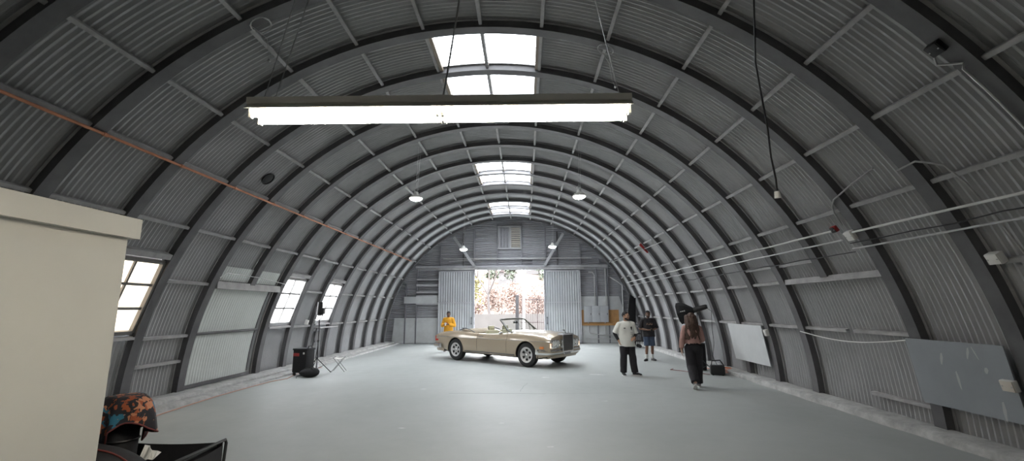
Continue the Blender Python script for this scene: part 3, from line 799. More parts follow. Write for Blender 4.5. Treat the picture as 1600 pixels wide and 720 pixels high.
side = ['left', 'middle', 'right']
k_ = 0
for row in range(3):
    for i in range(4):
        y = 95+row*26+rnd.uniform(-5, 5); x = -7+i*6.2+rnd.uniform(-2, 2)-row*1.5; k_ += 1
        tree('hill_tree', 'hillside tree, row %s from the front, %s from the left' % (ordw[row], ordw[i]), x, y, hill_z(x, y)-.3, rnd.uniform(3.6, 5.4), 1.9, LF2, 40+k_, 'trees on the hillside', 220, .42)
HW = mat('house_render', (.05, .046, .044), .8); HR = mat('house_roof', (.028, .019, .017), .8); HG = mat('house_glass', (.08, .09, .1), .3)
for i, (x, y, lab) in enumerate([(-3.5, 108, 'small pale house on the hill, leftmost'), (3.2, 134, 'small pale house on the hill, second from left'), (8.0, 108, 'small pale house on the hill, second from right'), (10.5, 134, 'small pale house on the hill, rightmost')]):
    z = hill_z(x, y)-.3; t = thing('hill_house', lab, 'house', (x, y, z), 0, 'houses on the hillside')
    mb = MB(); mb.box((x, y, z+1.5), (4.2, 4, 3)); build('wall', mb, HW, t, flat=True)
    mb = MB(); mb.prism([(x-2.4, y-2.3, z+3), (x+2.4, y-2.3, z+3), (x, y-2.3, z+4.1)], (0, 4.6, 0)); build('roof', mb, HR, t, flat=True)
    for sx in (-1.1, 1.1):
        mb = MB(); mb.box((x+sx, y-2.02, z+1.6), (.9, .08, 1.0)); build('window', mb, HG, t, flat=True)

# ------------------------------------------------------------------ the convertible
PAINT = mat('champagne_car_paint', (.40, .325, .235), .28, .15, .0, coat=.8)
TAN = mat('pale_green_leather', (.50, .47, .33), .5, 0, .08, 8)
TAND = mat('dark_leather', (.10, .085, .06), .5)
WELL = mat('black_wheel_well', (.008, .008, .008), .9)
GLASS = glassy('windscreen_glass', (.93, .96, .94), .10)
LENS = mat('clear_lamp_lens', (.75, .76, .74), .12, .3)
AMBER = mat('amber_lens', (.75, .24, .06), .2)
SIGL = mat('lit_front_lamp', (1, .85, .7), .3, emit=(1, .72, .50), estr=2.2)
REDL = mat('red_tail_lens', (.55, .04, .03), .2)
TYRE = mat('tyre_rubber', (.018, .018, .019), .75)
ALLOY = mat('silver_alloy', (.62, .61, .60), .35, .5)
CTOP = mat('folded_hood_fabric', (.30, .25, .18), .85, 0, .25, 12)
CS = 1.0
CAR_A = math.radians(-38.0)
car = thing('car', 'champagne convertible car with its roof folded, parked before the doorway', 'car', (-.457+.48, 15.175+.62, 0), CAR_A)
def lerp(tab, x):
    if x <= tab[0][0]: return tab[0][1]
    for (a, b), (c, d) in zip(tab, tab[1:]):
        if x <= c:
            t = (x-a)/(c-a); t = t*t*(3-2*t)*.5+t*.5
            return b+(d-b)*t
    return tab[-1][1]
RA, FA = -1.57, 1.57        # axles
T_zb = [(-2.78, .86), (-2.6, .91), (-2.1, .955), (-1.5, .985), (-1.15, .98), (-.75, .95), (-.3, .94), (.4, .95), (1.0, .98), (1.7, .965), (2.2, .93), (2.42, .89)]
T_w = [(-2.78, .76), (-2.5, .84), (-1.9, .90), (-1.2, .925), (0, .925), (1.2, .925), (1.9, .915), (2.3, .88), (2.42, .84)]
T_zt = [(-2.78, .88), (-2.55, .95), (-1.9, 1.0), (-1.35, 1.03), (.9, 1.07), (1.5, 1.06), (2.1, 1.015), (2.42, .95)]
T_bot = [(-2.78, .42), (-2.4, .34), (-2.0, .27), (2.0, .25), (2.3, .30), (2.42, .36)]
CO0, CO1 = -1.32, .72       # cockpit opening
def section(x):
    w, zb, zt, bo = lerp(T_w, x), lerp(T_zb, x), lerp(T_zt, x), lerp(T_bot, x)
    ws = w-.065
    P = [(0, bo), (w*.86, bo), (w*.955, bo+.04), (w*.985, bo+.13), (w, .52), (w, .68), (w-.003, .776), (w-.020, .788), (w-.030, .84), (ws+.012, zb-.05), (ws-.02, zb-.012), (ws-.07, zb+.006)]
    if CO0 < x < CO1:
        P += [(ws-.115, zb+.002), (ws-.13, zb-.03), (ws-.15, .55), (ws-.2, .46), (0, .46)]
    else:
        P += [(ws-.115, zb+.012), (ws-.20, zb+.02+.1*(zt-zb)), (ws*.62, zb+(zt-zb)*.72), (ws*.34, zb+(zt-zb)*.94), (0, zt)]
    return P
xs = [-2.78, -2.74, -2.66, -2.5, -2.3]
x = -2.1
while x < 2.25: xs.append(round(x, 3)); x += .1
xs += [2.3, 2.38, 2.42]
xs = sorted(set(xs+[CO0-.001, CO0+.001, CO1-.001, CO1+.001]))
mb = MB()
rings = []
for x in xs:
    h = section(x); full = [(x, -y, z) for y, z in h]+[(x, y, z) for y, z in h[-2:0:-1]]
    rings.append(full)
mb.loft(rings)
bmesh.ops.recalc_face_normals(mb.bm, faces=mb.bm.faces)
# wheel arches cut away with cylinders
tmp_me = bpy.data.meshes.new('car_body_raw'); mb.bm.to_mesh(tmp_me); mb.bm.free()
tmp_o = bpy.data.objects.new('car_body_raw', tmp_me); COL.objects.link(tmp_o)
cut = MB()
for ax in (RA, FA):
    for s in (-1, 1):
        cut.cyl((ax, s*.58, .375), (ax, s*1.2, .375), .405, n=48)
        cut.box((ax, s*.89, .1), (.81, .62, .5))
bmesh.ops.recalc_face_normals(cut.bm, faces=cut.bm.faces)
cme = bpy.data.meshes.new('cut'); cut.bm.to_mesh(cme); cut.bm.free(); cob = bpy.data.objects.new('cut', cme); COL.objects.link(cob)
def apply_mods(o):
    dg = bpy.context.evaluated_depsgraph_get(); dg.update()
    me = bpy.data.meshes.new_from_object(o.evaluated_get(dg)); bpy.data.objects.remove(o); return me
md = tmp_o.modifiers.new('b', 'BOOLEAN'); md.operation = 'DIFFERENCE'; md.object = cob; md.solver = 'EXACT'; md.use_self = True
me = apply_mods(tmp_o); bpy.data.objects.remove(cob)
body = build('body', me, [PAINT, WELL, TAN], car, local=True, smooth=32)
for p in me.polygons:
    c = p.center
    d = min(math.hypot(c.x-RA, c.z-.375), math.hypot(c.x-FA, c.z-.375)); w = lerp(T_w, c.x)
    p.material_index = 0
    inwell = abs(c.y) < w-.012 and c.z < .81 and (d < .42 or (min(abs(c.x-RA), abs(c.x-FA)) < .42 and c.z < .4))
    if inwell or (c.z < .33 and p.normal.z < -.5): p.material_index = 1
    if CO0-.02 < c.x < CO1+.02 and abs(c.y) < w-.19 and c.z > .43 and c.z < lerp(T_zb, c.x)-.005+.0: p.material_index = 2
def part(name, m_, mm, lab=None, parent=car, smooth=35): return build(name, m_, mm, parent, lab, local=True, smooth=smooth)
# arch lips
for ax, nm in ((RA, 'rear'), (FA, 'front')):
    for s in (-1, 1):
        mb = MB(); pts = []
        for i in range(25):
            a = math.radians(-8+196*i/24); px, pz = ax+.412*math.cos(a), .375+.412*math.sin(a)
            w = lerp(T_w, px); yy = w
            pts.append((px, s*(yy-.004), pz))
        mb.tube(pts, .016, 6); part('arch_trim', mb, PAINT)
# swage line and bright strip, door shut lines, handles
for s in (-1, 1):
    mb = MB(); mb.tube([(x, s*(lerp(T_w, x)-.006), .783) for x in [-2.6+i*.1 for i in range(50)]], .007, 6); part('side_strip', mb, CHROME)
    mb = MB(); mb.tube([(x, s*(lerp(T_w, x)*.975), lerp(T_bot, x)+.085) for x in [-1.1+i*.1 for i in range(23)]], .018, 6); part('sill_strip', mb, RIB)
    mb = MB()
    for xd in (-.52, .78):
        pts = []
        for y, z in section(xd)[3:12]: pts.append((xd+(0.03*(z-.5) if xd > 0 else 0), s*(y+.001), z))
        mb.tube(pts, .0045, 5)
    part('door_gap', mb, WELL)
    mb = MB(); w = lerp(T_w, -.35)-.03; mb.tube([(-.44, s*w, .85), (-.43, s*(w+.03), .855), (-.26, s*(w+.03), .855), (-.25, s*w, .85)], .011, 6); part('door_handle', mb, CHROME)
    mb = MB(); mb.box((.60, s*.97, .985), (.07, .15, .09), bev=.025); mb.tube([(.62, s*.84, .93), (.61, s*.93, .97)], .014, 6); part('wing_mirror', mb, CHROME)
# wheels
def car_wheel(ax, s):
    cyy = s*.80
    mb = MB(); mb.lathe((ax, cyy, .365), (0, s, 0), [(-.10, .22), (-.10, .30), (-.085, .352), (-.05, .365), (.05, .365), (.088, .350), (.102, .30), (.100, .235), (.08, .225), (-.08, .225)], 40, closed=True)
    w_ = part('wheel', mb, TYRE, 'black tyre on a silver alloy rim')
    mb = MB(); mb.lathe((ax, cyy, .365), (0, s, 0), [(-.02, 0), (.045, 0), (.045, .05), (.062, .06), (.050, .075), (.040, .12), (.060, .165), (.088, .19), (.098, .215), (.10, .238), (.088, .24), (.07, .225), (-.02, .225)], 40)
    part('rim', mb, ALLOY, parent=w_)
    mb = MB()
    for i in range(6):
        a = 2*PI*(i+.5)/6; c, q = math.cos(a), math.sin(a)
        P = []
        for (r, h) in ((.105, .022), (.172, .045), (.180, .030), (.170, -.030), (.172, -.045), (.105, -.022)):
            P.append((ax+c*r-q*h, cyy+s*.052, .365+q*r+c*h))
        mb.prism(P, (0, s*.024, 0))
    part('rim_slot', mb, WELL, parent=w_)
    mb = MB(); mb.lathe((ax, cyy, .365), (0, s, 0), [(.03, 0), (.03, .048), (.07, .044), (.078, .03), (.08, 0)], 20); part('hub_cap', mb, CHROME, parent=w_)
for ax in (RA, FA):
    for s in (-1, 1): car_wheel(ax, s)
mb = MB()
for ax in (RA, FA): mb.cyl((ax, -.72, .365), (ax, .72, .365), .05)
mb.box((.2, 0, .26), (3.4, .5, .12)); mb.tube([(-2.7, -.45, .27), (-1.9, -.45, .27), (-1.0, -.3, .25)], .035, 8)
part('underbody', mb, WELL)
# grille shell with vanes
mb = MB()
gx = 2.40
for (y0, y1, z0, z1) in ((-.30, -.265, .47, .97), (.265, .30, .47, .97), (-.30, .30, .45, .485)): mb.box((gx+.04, (y0+y1)/2, (z0+z1)/2), (.18, y1-y0, z1-z0), bev=.006)
mb.prism([(gx-.06, -.31, .96), (gx-.06, .31, .96), (gx-.06, .27, .995), (gx-.06, 0, 1.02), (gx-.06, -.27, .995)], (.2, 0, 0))
gs = part('grille_shell', mb, CHROME, smooth=20)
mb = MB(); mb.box((gx+.055, 0, .72), (.02, .54, .49)); part('grille_core', mb, WELL, parent=gs)
mb = MB()
for i in range(17): mb.box((gx+.10, -.24+.03*i, .72), (.035, .009, .48))
part('grille_vane', mb, mat('grille_vane_metal', (.36, .34, .33), .25, .9), parent=gs, smooth=20)
mb = MB(); mb.lathe((gx+.03, 0, 1.02), (0, 0, 1), [(0, 0), (0, .022), (.012, .014), (.03, .008), (.03, 0)], 12); mb.beam((gx+.03, 0, 1.045), (gx-.01, 0, 1.11), .02, .03); mb.beam((gx-.01, 0, 1.085), (gx-.06, 0, 1.11), .09, .012)
part('bonnet_ornament', mb, CHROME, parent=gs)
# headlamps
for s in (-1, 1):
    mb = MB(); mb.box((2.405, s*.555, .70), (.05, .46, .27), bev=.03); hl = part('headlamp_panel', mb, CHROME, smooth=25)
    for y in (.445, .66):
        mb = MB(); mb.lathe((2.42, s*y, .71), (1, 0, 0), [(0, 0), (0, .108), (.03, .108), (.035, .098), (.022, .090), (.01, 0)], 28); ring = part('lamp_ring', mb, CHROME, parent=hl)
        mb = MB(); mb.lathe((2.428, s*y, .71), (1, 0, 0), [(0, 0), (0, .09), (.012, .086), (.022, .055), (.026, 0)], 24); part('headlamp', mb, LENS, parent=hl)
    mb = MB(); mb.box((2.36, s*.80, .66), (.12, .09, .17), bev=.02); part('turn_signal', mb, SIGL, 'lit warm white corner lamp')
    mb = MB(); mb.box((2.15, s*(lerp(T_w, 2.15)-.002), .60), (.16, .022, .065), bev=.008); part('side_marker', mb, AMBER, 'amber side marker')
    mb = MB(); mb.box((-2.775, s*.66, .70), (.05, .22, .19), bev=.015); part('tail_lamp', mb, REDL, 'red tail lamp')
    mb = MB(); mb.box((-2.62, s*(lerp(T_w, -2.62)-.0), .66), (.16, .022, .06), bev=.008); part('side_marker', mb, REDL, 'red side marker')
# bumpers
def bumper(x0, sgn, nm):
    def rail(mb, dx, hw, prof):
        n = 26; R = []
        for i in range(n+1):
            u = -1+2*i/n; a = abs(u)
            y = u*hw
            curve = .055*a**2+ (.40*max(0, (a-.86)/.14)**1.6)
            xx = x0+sgn*(dx-curve); 
            R.append([(xx+sgn*px, y*(1+px*.3), pz) for px, pz in prof])
        mb.loft(R)
    mb = MB(); rail(mb, 0, .93, [(-.08, .40), (.0, .39), (.035, .42), (.04, .475), (.03, .535), (-.02, .55), (-.08, .54)]); b = part(nm, mb, CHROME, 'chrome bumper with a dark rubber strip', smooth=30)
    mb = MB(); rail(mb, .036, .935, [(.0, .45), (.014, .452), (.014, .498), (.0, .50)]); part('rubber_strip', mb, mat('bumper_beige', (.33, .28, .21), .5), parent=b)
    mb = MB(); rail(mb, -.06, .86, [(-.1, .28), (-.02, .28), (.0, .33), (.0, .41), (-.1, .41)]); part('valance', mb, PAINT, parent=b)
bumper(2.46, 1, 'front_bumper'); bumper(-2.84, -1, 'rear_bumper')
mb = MB(); mb.box((2.487, .0, .445), (.02, .36, .13), bev=.004); part('number_plate', mb, mat('plate_grey', (.35, .34, .33), .5))
# windscreen
wb_, wt_, zb_, zt_ = .755, .64, 1.01, 1.40
xb, xt = .80, .30
def ws_pt(u, v): # u -1..1, v 0..1
    hw = wb_+(wt_-wb_)*v; bow = .10*(1-u*u)
    return V((xb+bow*(1-.3*v)+(xt-xb)*v-.03*v*(1-v), u*hw, zb_+(zt_-zb_)*v+.02*(1-u*u)*v))
mb = MB(); pts = [ws_pt(-1, v/8) for v in range(9)]+[ws_pt(-1+u/8, 1) for u in range(1, 17)]+[ws_pt(1, 1-v/8) for v in range(1, 9)]
mb.tube(pts, .026, 8); mb.tube([ws_pt(-1+u/8, 0) for u in range(17)], .02, 8)
wsf = part('windscreen_frame', mb, mat('windscreen_trim', (.07, .07, .055), .4))
mb = MB(); G = [[mb.bm.verts.new(ws_pt(-1+u/8, v/6)) for u in range(17)] for v in range(7)]
for a, b in zip(G, G[1:]):
    for i in range(16): mb.bm.faces.new((a[i], a[i+1], b[i+1], b[i]))
part('windscreen_glass', mb, GLASS, parent=wsf)
mb = MB(); mb.box((.42, 0, 1.30), (.03, .22, .06), bev=.012); mb.cyl((.42, 0, 1.33), (.38, 0, 1.375), .008); part('rear_view_mirror', mb, BLACK, parent=wsf)
for s in (-1, 1):
    A1, B1, C1 = V((xb-.06, s*.77, .955)), V((xb-.33, s*.775, .955)), V((xt+.17, s*.665, 1.30))
    mb = MB(); mb.tube([A1, B1, C1], .013, 6, closed=True); qf = part('quarter_light_frame', mb, mat('windscreen_trim', (.25, .25, .22)))
    mb = MB(); mb.bm.faces.new([mb.bm.verts.new(p) for p in (A1, B1, C1)]); part('quarter_light_glass', mb, GLASS, parent=qf)
# interior
def seat(cx, cy, w, hz, nm, rear=False):
    mb = MB(); mb.box((cx, cy, .56), (.52, w, .18), bev=.06); b0 = part(nm, mb, TAN)
    mb = MB(); mb.box((cx-.30, cy, .80), (.16, w, .50 if not rear else .42), Matrix.Rotation(-.22, 4, 'Y'), bev=.06); part('backrest', mb, TAN, parent=b0)
    mb = MB()
    if not rear: mb.box((cx-.38, cy, 1.105), (.09, .27, .15), Matrix.Rotation(-.15, 4, 'Y'), bev=.035); mb.cyl((cx-.37, cy-.06, .98), (cx-.38, cy-.06, 1.08), .008); mb.cyl((cx-.37, cy+.06, .98), (cx-.38, cy+.06, 1.08), .008); part('headrest', mb, TAN, parent=b0)
    else: mb.bm.free()
seat(.02, -.37, .56, .5, 'front_seat'); seat(.02, .37, .56, .5, 'front_seat'); seat(-.82, 0, 1.20, .4, 'rear_seat', True)
mb = MB(); mb.box((.60, 0, .90), (.26, 1.36, .17), bev=.05); part('dashboard', mb, mat('walnut_dash', (.16, .085, .04), .3))
mb = MB(); c = V((.38, .37, .90)); mb.tube([c+V((.07*math.sin(a), .19*math.cos(a), .18*math.sin(a))) for a in [2*PI*i/24 for i in range(24)]], .013, 6, closed=True); mb.cyl(c, (.58, .37, .83), .025)
for a in (0, PI*.75, PI*1.25+.6): mb.beam(c, c+V((.07*math.sin(a), .19*math.cos(a), .18*math.sin(a))), .02, .012)
part('steering_wheel', mb, BLACK)
# folded top stack
mb = MB(); R = []
for i, (x, z, hw, h) in enumerate([(-1.58, 1.0, .55, .02), (-1.52, 1.0, .64, .05), (-1.38, 1.0, .68, .065), (-1.18, .98, .68, .06), (-1.06, .96, .66, .04), (-.98, .93, .66, .02)]):
    R.append([(x, -hw, z), (x, -hw*.97, z+h*.8), (x, -hw*.6, z+h*.95+.01*math.sin(i*2)), (x, 0, z+h), (x, hw*.6, z+h*.95), (x, hw*.97, z+h*.8), (x, hw, z), (x, 0, z-.05)])
mb.loft(R); ft = part('folded_top', mb, CTOP)
mb = MB()
for s in (-1, 1): mb.tube([(-1.55, s*.70, 1.03), (-1.25, s*.72, 1.10), (-.98, s*.72, 1.03), (-.8, s*.73, .97)], .014, 6); mb.tube([(-1.45, s*.69, 1.10), (-1.1, s*.70, 1.06), (-.9, s*.71, .99)], .011, 6)
part('top_frame', mb, RIB, parent=ft)
mb = MB(); mb.tube([(-.33, -.28, 1.0), (-.36, -.28, 1.17), (-.36, -.52, 1.17), (-.34, -.53, .98)], .008, 6); part('seat_belt_hoop', mb, RIB)

# ------------------------------------------------------------------ left light stand with black case and stool
def stand(name, lab, x, y, h, spread, legs_z, m, ang=0.3, n=3):
    t = thing(name, lab, 'light stand', (x, y, 0))
    mb = MB(); mb.cyl((x, y, .12), (x, y, h*.55), .016); mb.cyl((x, y, h*.5), (x, y, h), .011); build('pole', mb, m, t)
    mb = MB(); mb.cyl((x, y, legs_z-.03), (x, y, legs_z+.03), .026); mb.cyl((x, y, h*.53), (x, y, h*.57), .024); build('collar', mb, BLACK, t)
    for i in range(n):
        a = ang+2*PI*i/n; mb = MB(); e = V((x+spread*math.cos(a), y+spread*math.sin(a), .015))
        mb.cyl((x, y, legs_z), e, .011); mb.cyl((x, y, .14), (V((x, y, legs_z))+e)/2, .007); mb.ball(e, (.02, .02, .015)); build('leg', mb, m, t)
    return t
lx, ly = -5.15, 12.75
t = stand('light_stand', 'black light stand holding a dark lamp head by the left windows', lx, ly, 1.62, .42, .42, mat('stand_metal', (.06, .06, .065), .4, .5), .9)
t = thing('spotlight', 'dark lamp head on top of the left light stand', 'lamp', (lx, ly, 1.62))
mb = MB(); mb.cyl((lx-.01, ly-.02, 1.62), (lx+.0, ly-.02, 1.98), .085, .07, 18); mb.box((lx, ly, 1.66), (.13, .13, .12), bev=.02); build('lamp_housing', mb, BLACK, t)
mb = MB(); mb.tube([(lx-.11, ly, 1.66), (lx-.12, ly, 1.80), (lx-.06, ly, 1.9)], .012, 6); mb.box((lx+.1, ly-.02, 1.72), (.06, .12, .16), bev=.01); build('bracket', mb, BLACK, t)
mb = MB(); mb.tube([(lx-.03, ly-.03, 1.60), (lx+.03, ly-.05, 1.2), (lx+.02, ly-.05, .8), (lx-.03, ly-.06, .3), (lx-.1, ly-.2, .02), (lx-.3, ly-.5, .012), (lx-.15, ly-.8, .012)], .008, 6); tag(build('hanging_cable', mb, BLACK), 'black cable looping down the left light stand', 'cable')
cx_, cy_ = -5.42, 12.52
t = thing('equipment_case', 'black wheeled equipment case with a red patch by the left wall', 'case', (cx_, cy_, 0), -.25)
def lp(mb, nm, m, par=None): return build(nm, mb, m, par or t, local=True)
mb = MB(); mb.box((0, 0, .39), (.44, .34, .62), bev=.03); mb.box((0, 0, .70), (.46, .36, .05), bev=.012); lp(mb, 'case_body', BLACKF)
mb = MB(); mb.box((-.10, -.176, .56), (.19, .012, .08), bev=.003); lp(mb, 'label_patch', RED)
mb = MB(); mb.box((.14, -.176, .6), (.05, .012, .05), bev=.01); lp(mb, 'latch', PLASTW)
mb = MB(); mb.tube([(.20, .06, .72), (.20, .06, .78), (.20, -.08, .78), (.20, -.08, .72)], .012, 6); lp(mb, 'handle', BLACK)
for sx in (-.17, .17):
    for sy in (-.12, .12):
        mb = MB(); mb.lathe((sx, sy-.015, .045), (0, 1, 0), [(0, 0), (0, .045), (.03, .045), (.03, 0)], 14); mb.box((sx, sy, .085), (.03, .04, .03)); lp(mb, 'wheel', RUBBER)
t = thing('duffel_bag', 'small black bag slumped in front of the wheeled equipment case', 'bag', (-5.07, 12.18, 0), -.1)
mb = MB(); mb.ball((0, 0, .11), (.27, .15, .115)); mb.ball((.1, .02, .13), (.16, .13, .11)); lp(mb, 'bag_body', BLACKF)
mb = MB(); mb.tube([(-.15+.3*i/8, -.05, .20+.07*math.sin(i/8*PI)) for i in range(9)], .010, 6); lp(mb, 'strap', BLACK)
t = thing('folding_stool', 'bright chrome folding stool beside the black equipment case', 'stool', (-4.70, 13.2, 0), .2)
mb = MB()
for s in (-.15, .15): mb.tube([(-.18, s, .01), (.14, s, .40)], .010, 6); mb.tube([(.18, s, .01), (-.14, s, .40)], .010, 6)
mb.tube([(-.14, -.15, .40), (-.14, .15, .40)], .010, 6); mb.tube([(.14, -.15, .40), (.14, .15, .40)], .010, 6); lp(mb, 'stool_frame', CHROME)
mb = MB(); mb.loft([[(-.14+.28*i/8, -.15, .40-.03*math.sin(i/8*PI)), (-.14+.28*i/8, .15, .40-.03*math.sin(i/8*PI)), (-.14+.28*i/8, .15, .394-.03*math.sin(i/8*PI)), (-.14+.28*i/8, -.15, .394-.03*math.sin(i/8*PI))] for i in range(9)]); lp(mb, 'seat', WHITEP)
tag(build('extension_cord', MB().tube([(-5.45, 7.0, .012), (-5.55, 7.4, .012), (-5.62, 8.07, .012), (-5.68, 8.8, .012), (-5.72, 9.5, .012), (-5.70, 10.7, .012), (-5.66, 11.4, .012), (-5.5, 11.87, .012), (-5.6, 12.3, .012), (-5.72, 13.2, .012), (-5.6, 14.1, .012)], .009, 6), mat('faded_orange_cord', (.50, .27, .19), .6)), 'faded orange cord along the foot of the left wall', 'cord')
# shelf rail by far left window
t = thing('wall_shelf', 'narrow grey shelf with a dark bracket on the left wall under the far window', 'shelf', A(11.5, R0-.1, rib_y(8)-.5))
mb = MB(); mb.beam(A(11.5, R0-.10, rib_y(7)+.05), A(11.5, R0-.10, rib_y(8)+.1), .22, .03); build('shelf_board', mb, PURL, t)
mb = MB(); mb.beam(A(11.2, R0-.02, rib_y(7)+.2), A(6, R0+.02, rib_y(7)+.25), .03, .03); mb.box(A(8.5, R0+.06, rib_y(7)+.55), (.05, .4, .36)); build('bracket', mb, RIB, t)

# ------------------------------------------------------------------ right light stand, softbox and bags
sx_, sy_ = 5.47, 12.75
t = stand('light_stand', 'light stand on the right carrying the black softbox, behind the woman', sx_, sy_, 1.78, .40, .40, mat('stand_metal', (.06, .06, .065)), 2.2)
t = thing('softbox', 'black softbox lamp with a white logo mark, on the right light stand', 'softbox', (sx_, sy_, 1.70))
ax_ = V((-.75, .42, -.20)).normalized(); c0 = V((sx_-.06, sy_, 1.70))
mb = MB(); prof = [(.02, .07), (.10, .14), (.22, .24), (.36, .295), (.44, .30), (.44, .29), (.40, .28)]
mb.lathe(c0, ax_, prof, 8); sb_ = build('softbox_shell', mb, BLACKF, t, smooth=20)
mb = MB(); mb.lathe(c0, ax_, [(.405, 0), (.405, .285), (.41, .285), (.41, 0)], 8); build('diffuser', mb, mat('white_diffuser', (.75, .75, .73), .8), t, smooth=20)
u_ = V((0, -1, 0)); u_ = (u_-ax_*u_.dot(ax_)).normalized(); w_ = ax_.cross(u_)
# white woven logo on the side facing the hall
mb = MB()
for s0, s1 in ((-.04, -.01), (.0, .04), (.05, .085)):
    P = []
    for (al, ww) in ((s0, -.018), (s1, -.018), (s1, .018), (s0, .018)):
        h_ = .27+al; r_ = .14+(h_-.10)*(.10/.12) if h_ < .22 else .24+(h_-.22)*(.055/.14); P.append(c0+ax_*h_+u_*(r_*.93+.004)+w_*ww+V((0, 0, .06)))
    mb.prism(P, u_*.004)
build('logo_mark', mb, mat('logo_white', (.8, .8, .78), .7), t)
mb = MB(); mb.cyl(c0-ax_*.30+V((0, 0, .02)), c0+ax_*.02, .065, .075, 20); mb.cyl(c0-ax_*.34+V((0, 0, .02)), c0-ax_*.30+V((0, 0, .02)), .05, .066, 20); build('lamp_head', mb, BLACK, t)
mb = MB(); mb.box((sx_, sy_, 1.69), (.05, .06, .10), bev=.008); mb.cyl((sx_, sy_-.06, 1.70), (sx_, sy_+.06, 1.70), .014); build('tilt_bracket', mb, mat('brass_knob', (.35, .28, .10), .4, .6), t)
mb = MB(); mb.tube([c0-ax_*.3, c0-ax_*.42+V((.02, 0, -.12)), (sx_+.42, sy_+.1, 1.2), (sx_+.44, sy_+.1, .8), (sx_+.38, sy_+.1, .45), (sx_+.52, sy_+.15, .15), (sx_+.58, sy_+.25, .012), (sx_+.60, sy_+.6, .012)], .007, 6); tag(build('power_cable', mb, BLACK), 'black cable hanging from the softbox lamp down to the floor', 'cable')
t = thing('tall_case', 'tall narrow black case standing behind the woman in the pink top', 'case', (5.70, 13.35, 0), .2)
mb = MB(); mb.box((0, 0, .37), (.24, .20, .72), bev=.02); lp(mb, 'case_body', BLACKF)
mb = MB(); mb.tube([(-.05, -.11, .60), (-.05, -.14, .57), (-.05, -.14, .47), (-.05, -.11, .44)], .009, 6); lp(mb, 'handle', BLACK)
mb = MB(); mb.box((0, 0, .745), (.245, .205, .03), bev=.008); lp(mb, 'lid', BLACK)
t = thing('power_pack', 'squat black power pack with a carry handle on the floor by the right wall', 'power pack', (5.80, 12.50, 0), -.3)
mb = MB(); mb.box((0, 0, .13), (.36, .26, .24), bev=.03); lp(mb, 'pack_body', BLACK)
mb = MB(); mb.tube([(-.14, 0, .24), (-.12, 0, .36), (.08, 0, .38), (.17, 0, .24)], .016, 8); lp(mb, 'handle', BLACK)
for sx in (-.12, .12):
    mb = MB(); mb.box((sx, 0, .006), (.04, .22, .012)); lp(mb, 'foot', RUBBER)
pts = []
rnd = random.Random(5)
for i in range(40):
    a = i*.62; pts.append((6.05+.20*math.cos(a)+.05*rnd.uniform(-1, 1)+.006*i*.3, 12.75+.22*math.sin(a)+.006*i, .02+.0032*i))
tag(build('extension_cord', MB().tube(pts+[(6.05, 13.3, .02), (6.0, 14.0, .015)], .009, 6), ORANGE), 'tangled orange cord on the floor beside the black power pack', 'cord')
tag(build('extension_cord', MB().tube([(5.6, 12.5, .012), (5.3, 12.85, .012), (5.1, 13.2, .012), (4.85, 13.45, .012), (5.0, 13.65, .012)], .008, 6), mat('dull_red_cord', (.25, .09, .08), .6)), 'dull red cord trailing on the floor behind the woman', 'cord')
mb = MB(); mb.tube([(6.0+.09*math.cos(i*.7)*(1+.2*math.sin(i)), 15.2+.16*math.sin(i*.7), .14+.003*i) for i in range(30)], .010, 6); tag(build('dropped_cable', mb, COND), 'dark cable coiled at the foot of the right wall past the woman', 'cable')

# ------------------------------------------------------------------ foreground wagon, bag, jacket, paper
gx0, gx1, gy0, gy1, gz = -2.86, -1.93, 3.42, 4.02, .655
t = thing('folding_wagon', 'black fabric folding wagon in the left foreground', 'wagon', ((gx0+gx1)/2, (gy0+gy1)/2, 0))
wf = mat('wagon_fabric', (.010, .010, .013), .85, 0, .3, 20)
mb = MB()
def panel(mb, a, b, z0, z1, th=.012):
    a = V(a); b = V(b); n = 10; R = []
    d = (b-a).normalized(); s = V((-d.y, d.x, 0))*th/2
    for i in range(n+1):
        p = a+(b-a)*i/n; sag = -.018*math.sin(i/n*PI)
        R.append([(p.x-s.x, p.y-s.y, z0), (p.x-s.x, p.y-s.y, z1+sag), (p.x+s.x, p.y+s.y, z1+sag), (p.x+s.x, p.y+s.y, z0)])
    mb.loft(R)
panel(mb, (gx0, gy1), (gx1, gy1), .22, gz); panel(mb, (gx0, gy0), (gx1, gy0), .22, gz); panel(mb, (gx0, gy0), (gx0, gy1), .22, gz)
mb.box(((gx0+gx1)/2, (gy0+gy1)/2, .22), (gx1-gx0, gy1-gy0, .015)); build('basket', mb, wf, t)
mb = MB(); panel(mb, (gx1, gy0), (gx1, gy1), .22, gz-.03); build('end_panel', mb, wf, t)
mb = MB(); mb.tube([(gx1+.01, gy0-.25, gz+.01), (gx1+.01, gy1+.02, gz+.015), (gx1+.0, gy1+.05, gz-.02), (gx1-.01, gy1+.03, .2)], .013, 8)
mb.tube([(gx1-.05, gy0-.2, gz-.05), (gx1-.05, gy1, gz-.03)], .010, 8)
for (x, y) in ((gx0, gy0), (gx0, gy1), (gx1, gy0)): mb.tube([(x, y, .12), (x, y, gz+.01)], .012, 8)
mb.tube([(gx0, gy0, .2), (gx1, gy0, .2), (gx1, gy1, .2), (gx0, gy1, .2)], .012, 8, closed=True); build('wagon_frame', mb, BLACK, t)
for (x, y) in ((gx0+.05, gy0), (gx0+.05, gy1), (gx1-.05, gy0), (gx1-.05, gy1)):
    mb = MB(); mb.lathe((x, y-.03, .085), (0, 1, 0), [(0, 0), (0, .085), (.05, .085), (.05, 0)], 20); mb.cyl((x, y, .085), (x, y, .2), .012); build('wheel', mb, RUBBER, t)
t = thing('shoulder_bag', 'black bag with red piping heaped in the black wagon', 'bag', (-2.62, 3.565, .24))
mb = MB(); R = []
